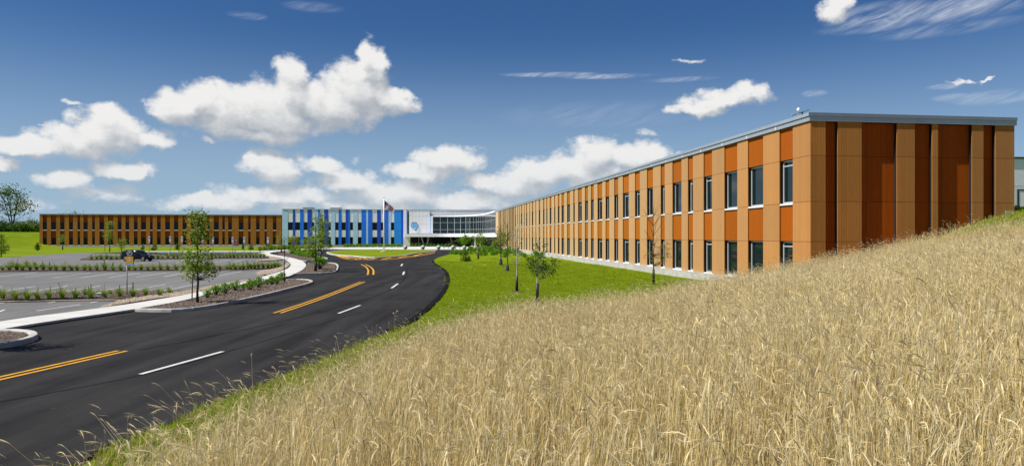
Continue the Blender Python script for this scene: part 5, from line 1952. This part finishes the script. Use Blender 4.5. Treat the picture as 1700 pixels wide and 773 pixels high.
def rye_clump(seed, n=28, h=.95, rad=.2, droop=1.0, green=.0, ears=.26):
    r = random.Random(seed)
    vs, fs, cs = [], [], []
    Z = Vector((0, 0, 1))
    for k in range(n):
        a = r.uniform(0, 6.28)
        rr_ = rad * math.sqrt(r.random())
        b = Vector((math.cos(a) * rr_, math.sin(a) * rr_, -.03))
        stray = r.random() < .07
        lean = abs(r.gauss(0, .12)) + (r.uniform(.4, .9) if stray else 0)
        la = r.gauss(.35, 1.3) if not stray else r.uniform(0, 6.28)   # the wind leans most stalks the same way
        d = Vector((math.cos(la), math.sin(la), 0))
        L_ = h * r.uniform(.48, 1.06) * (1.12 if stray else 1)
        g = r.uniform(.60, 1.15)
        q_ = r.random()
        tint = (.78 * g, .62 * g, .265 * g) if q_ > .4 else ((.82 * g, .72 * g, .45 * g) if q_ > .1 else (.36 * g, .25 * g, .10 * g))
        if r.random() < green:
            tint = (.18 * g, .25 * g, .04 * g)
        pts = []
        for i in range(6):
            t = i / 5
            pts.append(b + d * (lean * L_ * (t * .7 + t * t * .35)) + Z * (L_ * (t - .10 * lean * t * t)))
        sa = r.uniform(0, 6.28)
        side = Vector((math.cos(sa), math.sin(sa), 0))
        ribbon(vs, fs, cs, None, pts, [.0021, .0020, .0019, .0017, .0015, .0011], side, tint)
        if r.random() < ears or stray:
            # nodding ear with awns
            tip = pts[-1]
            dirv = (pts[-1] - pts[-2]).normalized()
            ear = r.uniform(.06, .10)
            bend = (r.uniform(0, .45) if r.random() < .75 else r.uniform(.5, 1.0)) * droop
            ang = math.atan2(d.y, d.x) + r.uniform(-.5, .5)
            dd = Vector((math.cos(ang), math.sin(ang), 0))
            dark = r.random() < .03
            et = (.15, .095, .055) if dark else (.86 * g, .74 * g, .45 * g)
            ep = [tip]
            v = dirv.copy()
            for i in range(5):
                v = (v + dd * bend * .28 - Z * bend * .34).normalized()
                ep.append(ep[-1] + v * (ear / 4 if i else .03))
            s1 = v.cross(Z)
            if s1.length < .05:
                s1 = Vector((1, 0, 0))
            s1.normalize()
            wd = [.0010, .0028, .0038, .0036, .0026, .0006]
            ribbon(vs, fs, cs, None, ep, wd, s1, et)
            s2 = v.cross(s1).normalized()
            ribbon(vs, fs, cs, None, ep, [w * .9 for w in wd], s2, tuple(c * .92 for c in et))
            if not dark:
                at_ = tuple(c * 1.05 for c in et)
                for i in range(1, 5):
                    for q in range(3):
                        aa = r.uniform(0, 6.28)
                        sp = (s1 * math.cos(aa) + s2 * math.sin(aa))
                        e = ep[i] + v * r.uniform(.03, .055) + sp * r.uniform(.010, .022)
                        o = len(vs)
                        w0 = sp.cross(v) * .0009
                        vs.extend([ep[i] - w0, ep[i] + w0, e])
                        cs.extend([at_] * 3)
                        fs.append((o, o + 1, o + 2))
        # dry leaves on the stalk
        if r.random() < .15:
            j = r.randint(0, 3)
            la2 = r.uniform(0, 6.28)
            d2 = Vector((math.cos(la2), math.sin(la2), 0))
            ll = r.uniform(.10, .22)
            lp = [pts[j] + d2 * (ll * t) + Z * (ll * (.9 * t - 1.3 * t * t)) for t in (0, .35, .7, 1)]
            lt = tuple(c * r.uniform(.6, .95) for c in tint)
            ribbon(vs, fs, cs, None, lp, [.002, .003, .0025, .0006], Vector((-d2.y, d2.x, .3)).normalized(), lt)
    return tint_mesh('rye_clump', vs, fs, cs, M_STRAW)


def turf_patch(seed, n=70, h=.09, rad=.3, dry=.15, w=.005):
    r = random.Random(seed)
    vs, fs, cs = [], [], []
    for k in range(n):
        a = r.uniform(0, 6.28)
        rr_ = rad * math.sqrt(r.random())
        b = Vector((math.cos(a) * rr_, math.sin(a) * rr_, -.01))
        la = r.uniform(0, 6.28)
        d = Vector((math.cos(la), math.sin(la), 0))
        L_ = h * r.uniform(.5, 1.2)
        le = r.uniform(.1, .8)
        g = r.uniform(.85, 1.15)
        tint = (.225 * g, .315 * g, .006 * g) if r.random() > dry else (.42 * g, .38 * g, .10 * g)
        pts = [b + d * (le * L_ * t * t) + Vector((0, 0, L_ * (t - .2 * le * t * t))) for t in (0, .55, 1)]
        ribbon(vs, fs, cs, None, pts, [w, w * .8, w * .1], Vector((-d.y, d.x, 0)), tint)
    return tint_mesh('turf_patch', vs, fs, cs, M_TURF)


def scatter(name, pts, rots, scl, idx, protos, label, cat):
    """one uncountable cover: prototypes set on points by geometry nodes"""
    pc = bpy.data.collections.new(name + '_kinds')
    for i, me in enumerate(protos):
        o = bpy.data.objects.new(f'{name}_kind_{i:02d}', me)
        pc.objects.link(o)
    me = bpy.data.meshes.new(name)
    me.from_pydata(pts.tolist(), [], [])
    a = me.attributes.new('rot', 'FLOAT_VECTOR', 'POINT'); a.data.foreach_set('vector', rots.astype(np.float32).ravel())
    a = me.attributes.new('scl', 'FLOAT_VECTOR', 'POINT'); a.data.foreach_set('vector', scl.astype(np.float32).ravel())
    a = me.attributes.new('kindex', 'INT', 'POINT'); a.data.foreach_set('value', idx.astype(np.int32))
    ob = link(bpy.data.objects.new(name, me))
    ob['kind'] = 'stuff'
    tag(ob, label, cat)
    ng = bpy.data.node_groups.new(name + '_scatter', 'GeometryNodeTree')
    ng.interface.new_socket('Geometry', in_out='INPUT', socket_type='NodeSocketGeometry')
    ng.interface.new_socket('Geometry', in_out='OUTPUT', socket_type='NodeSocketGeometry')
    gi = ng.nodes.new('NodeGroupInput')
    go = ng.nodes.new('NodeGroupOutput')
    ci = ng.nodes.new('GeometryNodeCollectionInfo')
    ci.inputs['Collection'].default_value = pc
    ci.inputs['Separate Children'].default_value = True
    ci.inputs['Reset Children'].default_value = True
    ip = ng.nodes.new('GeometryNodeInstanceOnPoints')
    ip.inputs['Pick Instance'].default_value = True

    def na(nm, typ):
        n_ = ng.nodes.new('GeometryNodeInputNamedAttribute')
        n_.data_type = typ
        n_.inputs['Name'].default_value = nm
        return n_.outputs['Attribute']
    ng.links.new(gi.outputs[0], ip.inputs['Points'])
    ng.links.new(ci.outputs[0], ip.inputs['Instance'])
    ng.links.new(na('kindex', 'INT'), ip.inputs['Instance Index'])
    ng.links.new(na('rot', 'FLOAT_VECTOR'), ip.inputs['Rotation'])
    ng.links.new(na('scl', 'FLOAT_VECTOR'), ip.inputs['Scale'])
    ng.links.new(ip.outputs[0], go.inputs[0])
    md = ob.modifiers.new('scatter', 'NODES')
    md.node_group = ng
    return ob


def jitter_grid(x0, x1, y0, y1, step):
    gx_, gy_ = np.meshgrid(np.arange(x0, x1, step), np.arange(y0, y1, step))
    p = np.c_[gx_.ravel(), gy_.ravel()]
    return p + rng.uniform(-.55, .55, p.shape) * step


def seg_dist(p, line):
    best = np.full(len(p), 1e9)
    for (a, b_) in zip(line[:-1], line[1:]):
        a = np.array(a); b_ = np.array(b_)
        t = np.clip(((p - a) @ (b_ - a)) / ((b_ - a) @ (b_ - a)), 0, 1)
        best = np.minimum(best, np.linalg.norm(p - (a + t[:, None] * (b_ - a)), axis=1))
    return best


def in_view(p, m=3.0):
    return (p[:, 1] > .9) & (np.abs(p[:, 0]) < .78 * p[:, 1] + m)


rye = [rye_clump(200 + i) for i in range(12)]
ryeg = [rye_clump(230 + i, 22, .9, .2, 1.0, .15) for i in range(3)]
pn = jitter_grid(-6, 14, -3, 14, .185)
pf_ = jitter_grid(-6, 36, 14, 38, .23)
pm_ = jitter_grid(14, 36, -3, 14, .26)
P_ = np.r_[pn, pf_, pm_]
P_ = P_[inside(P_[:, 0], P_[:, 1], FIELD)]
P_ = P_[np.linalg.norm(P_ - np.array([0, 0]), axis=1) > .75]
P_ = P_[in_view(P_, 5.0)]
d_road = seg_dist(P_, FIELD[:6])
hf = .32 + .68 * sstep(.4, 3.8, d_road)
keep = rng.random(len(P_)) < (.10 + .90 * sstep(.2, 2.9, d_road))
P_, hf, d_road = P_[keep], hf[keep], d_road[keep]
from_cam = np.linalg.norm(P_, axis=1)
# patchy growth
patch = .5 + .5 * np.sin(P_[:, 0] * .9 + 1.3 * np.sin(P_[:, 1] * .45)) * np.cos(P_[:, 1] * .7 + .8 * np.sin(P_[:, 0] * .6))
hz = hf * (.84 + .18 * patch + rng.normal(0, .10, len(P_)))
hz = np.clip(hz, .2, 1.15)
z_ = height(P_[:, 0], P_[:, 1])
# keep the stems right under the lens low
hz *= .55 + .45 * sstep(.8, 2.4, from_cam)
clump = .5 + .5 * np.sin(P_[:, 0] * 5.1 + 2 * np.sin(P_[:, 1] * 2.3)) * np.cos(P_[:, 1] * 4.3 + 1.7 * np.sin(P_[:, 0] * 2.9))
th = rng.random(len(P_)) < .42 + .35 * patch + .42 * clump
hz *= .93 + .12 * clump
P_, hz, z_, from_cam = P_[th], hz[th], z_[th], from_cam[th]
n_ = len(P_)
kind = rng.integers(0, 12, n_)
gk = rng.random(n_) < .10
kind[gk] = 12 + rng.integers(0, 3, gk.sum())
rot = np.c_[rng.normal(0, .10, n_), rng.normal(.05, .10, n_), rng.normal(0, 1.1, n_)]
wsc = np.clip(.9 + .012 * from_cam, .9, 1.25)
scl = np.c_[wsc, wsc, hz]
scatter('rye_field', np.c_[P_, z_], rot, scl, kind, rye + ryeg, 'ripe straw-coloured rye covering the slope in the foreground', 'rye field')

# green verge between the road and the straw, and turf of the near lawn
turf = [turf_patch(300 + i, 80, .11, .28, .07) for i in range(5)]
lush = [turf_patch(320 + i, 70, .17, .26, .46, .006) for i in range(4)]
V1 = jitter_grid(-6, 1, 1, 24.5, .24)
edge_x = np.interp(V1[:, 1], [0, 5, 9.5, 13, 16.2, 20, 23, 24.5], [-5.72, -5.7, -5.62, -5.28, -4.72, -4.2, -3.6, -3.4])
fx_ = np.interp(V1[:, 1], [0, 9.5, 16.2, 21.2, 24.5], [-2.6, -2.4, -2.0, -1.5, -1.5])
V1 = V1[(V1[:, 0] > edge_x + .08) & (V1[:, 0] < fx_) & in_view(V1)]
scatter('verge_grass', np.c_[V1, height(V1[:, 0], V1[:, 1])], np.c_[np.zeros(len(V1)), np.zeros(len(V1)), rng.uniform(0, 6.28, len(V1))],
        np.repeat(rng.uniform(.7, 1.3, (len(V1), 1)), 3, 1), rng.integers(0, 4, len(V1)), lush, 'short mixed green and dry grass along the road edge', 'grass')
L1 = jitter_grid(-5, 15, 20, 44, .34)
L2 = jitter_grid(-12, 14, 44, 100, .5)
L2 = L2[rng.random(len(L2)) < 1 - sstep(50, 98, L2[:, 1])]
L1 = np.r_[L1, L2]
er = np.array([p for p in E_R if p[1] > 5])
ex = np.interp(L1[:, 1], er[:, 1], er[:, 0])
facade = C0.x + U.x * (L1[:, 1] - C0.y) / U.y
L1 = L1[(L1[:, 0] > ex + .12) & (L1[:, 0] < facade - .35) & ~inside(L1[:, 0], L1[:, 1], FIELD) & in_view(L1)]
scatter('lawn_turf', np.c_[L1, height(L1[:, 0], L1[:, 1])], np.c_[np.zeros(len(L1)), np.zeros(len(L1)), rng.uniform(0, 6.28, len(L1))],
        np.repeat(rng.uniform(.6, 1.1, (len(L1), 1)), 3, 1) * np.where(L1[:, 1:2] > 44, 1.5, 1.0) * np.array([1.25, 1.25, .75]), rng.integers(0, 5, len(L1)), turf, 'short mown green turf of the lawn before the long wing', 'turf')
T2 = jitter_grid(22.5, 36, 30, 46, .3)
T2 = T2[~inside(T2[:, 0], T2[:, 1], FIELD)]
T2 = T2[(T2[:, 1] < C0.y + .14 * (T2[:, 0] - C0.x) - .1) | (T2[:, 0] > 26.4)]
scatter('bank_turf', np.c_[T2, height(T2[:, 0], T2[:, 1])], np.c_[np.zeros(len(T2)), np.zeros(len(T2)), rng.uniform(0, 6.28, len(T2))],
        np.repeat(rng.uniform(.8, 1.4, (len(T2), 1)), 3, 1), rng.integers(0, 4, len(T2)), lush, 'rough green grass at the top of the bank by the wing corner', 'grass')
# stray ears over the road edge
n_ = 24
yy_ = rng.uniform(7.5, 22, n_)
xx_ = np.interp(yy_, [0, 5, 9.5, 13, 16.2, 20, 23], [-5.72, -5.7, -5.62, -5.28, -4.72, -4.2, -3.6]) + rng.uniform(.1, .8, n_)
solo = [rye_clump(260 + i, 3, .75, .08, 1.3, 0, 1.0) for i in range(5)]
scatter('stray_rye', np.c_[xx_, yy_, height(xx_, yy_)], np.c_[rng.normal(0, .15, n_), rng.normal(-.1, .15, n_), rng.uniform(0, 6.28, n_)],
        np.repeat(rng.uniform(.35, .75, (n_, 1)), 3, 1), rng.integers(0, 5, n_), solo, 'stray nodding rye stalks over the asphalt edge', 'rye')
n_ = 950
cand = np.c_[rng.uniform(-4, 34, n_ * 8), rng.uniform(1.5, 36, n_ * 8)]
cand = cand[inside(cand[:, 0], cand[:, 1], FIELD) & in_view(cand)]
cand = cand[(seg_dist(cand, FIELD[:6]) > 1.6) & (np.linalg.norm(cand, axis=1) > 3.2)][:n_]
n_ = len(cand)
tall = [rye_clump(280 + i, 2, 1.12, .1, 1.9, 0, 1.0) for i in range(6)]
scatter('tall_rye', np.c_[cand, height(cand[:, 0], cand[:, 1])], np.c_[rng.normal(0, .18, n_), rng.normal(0, .18, n_), rng.uniform(0, 6.28, n_)],
        np.repeat(rng.uniform(.85, 1.16, (n_, 1)), 3, 1), rng.integers(0, 6, n_), tall, 'tall hooked rye stalks standing out above the straw field', 'rye')
print('objects', len(bpy.data.objects), 'rye', len(P_))
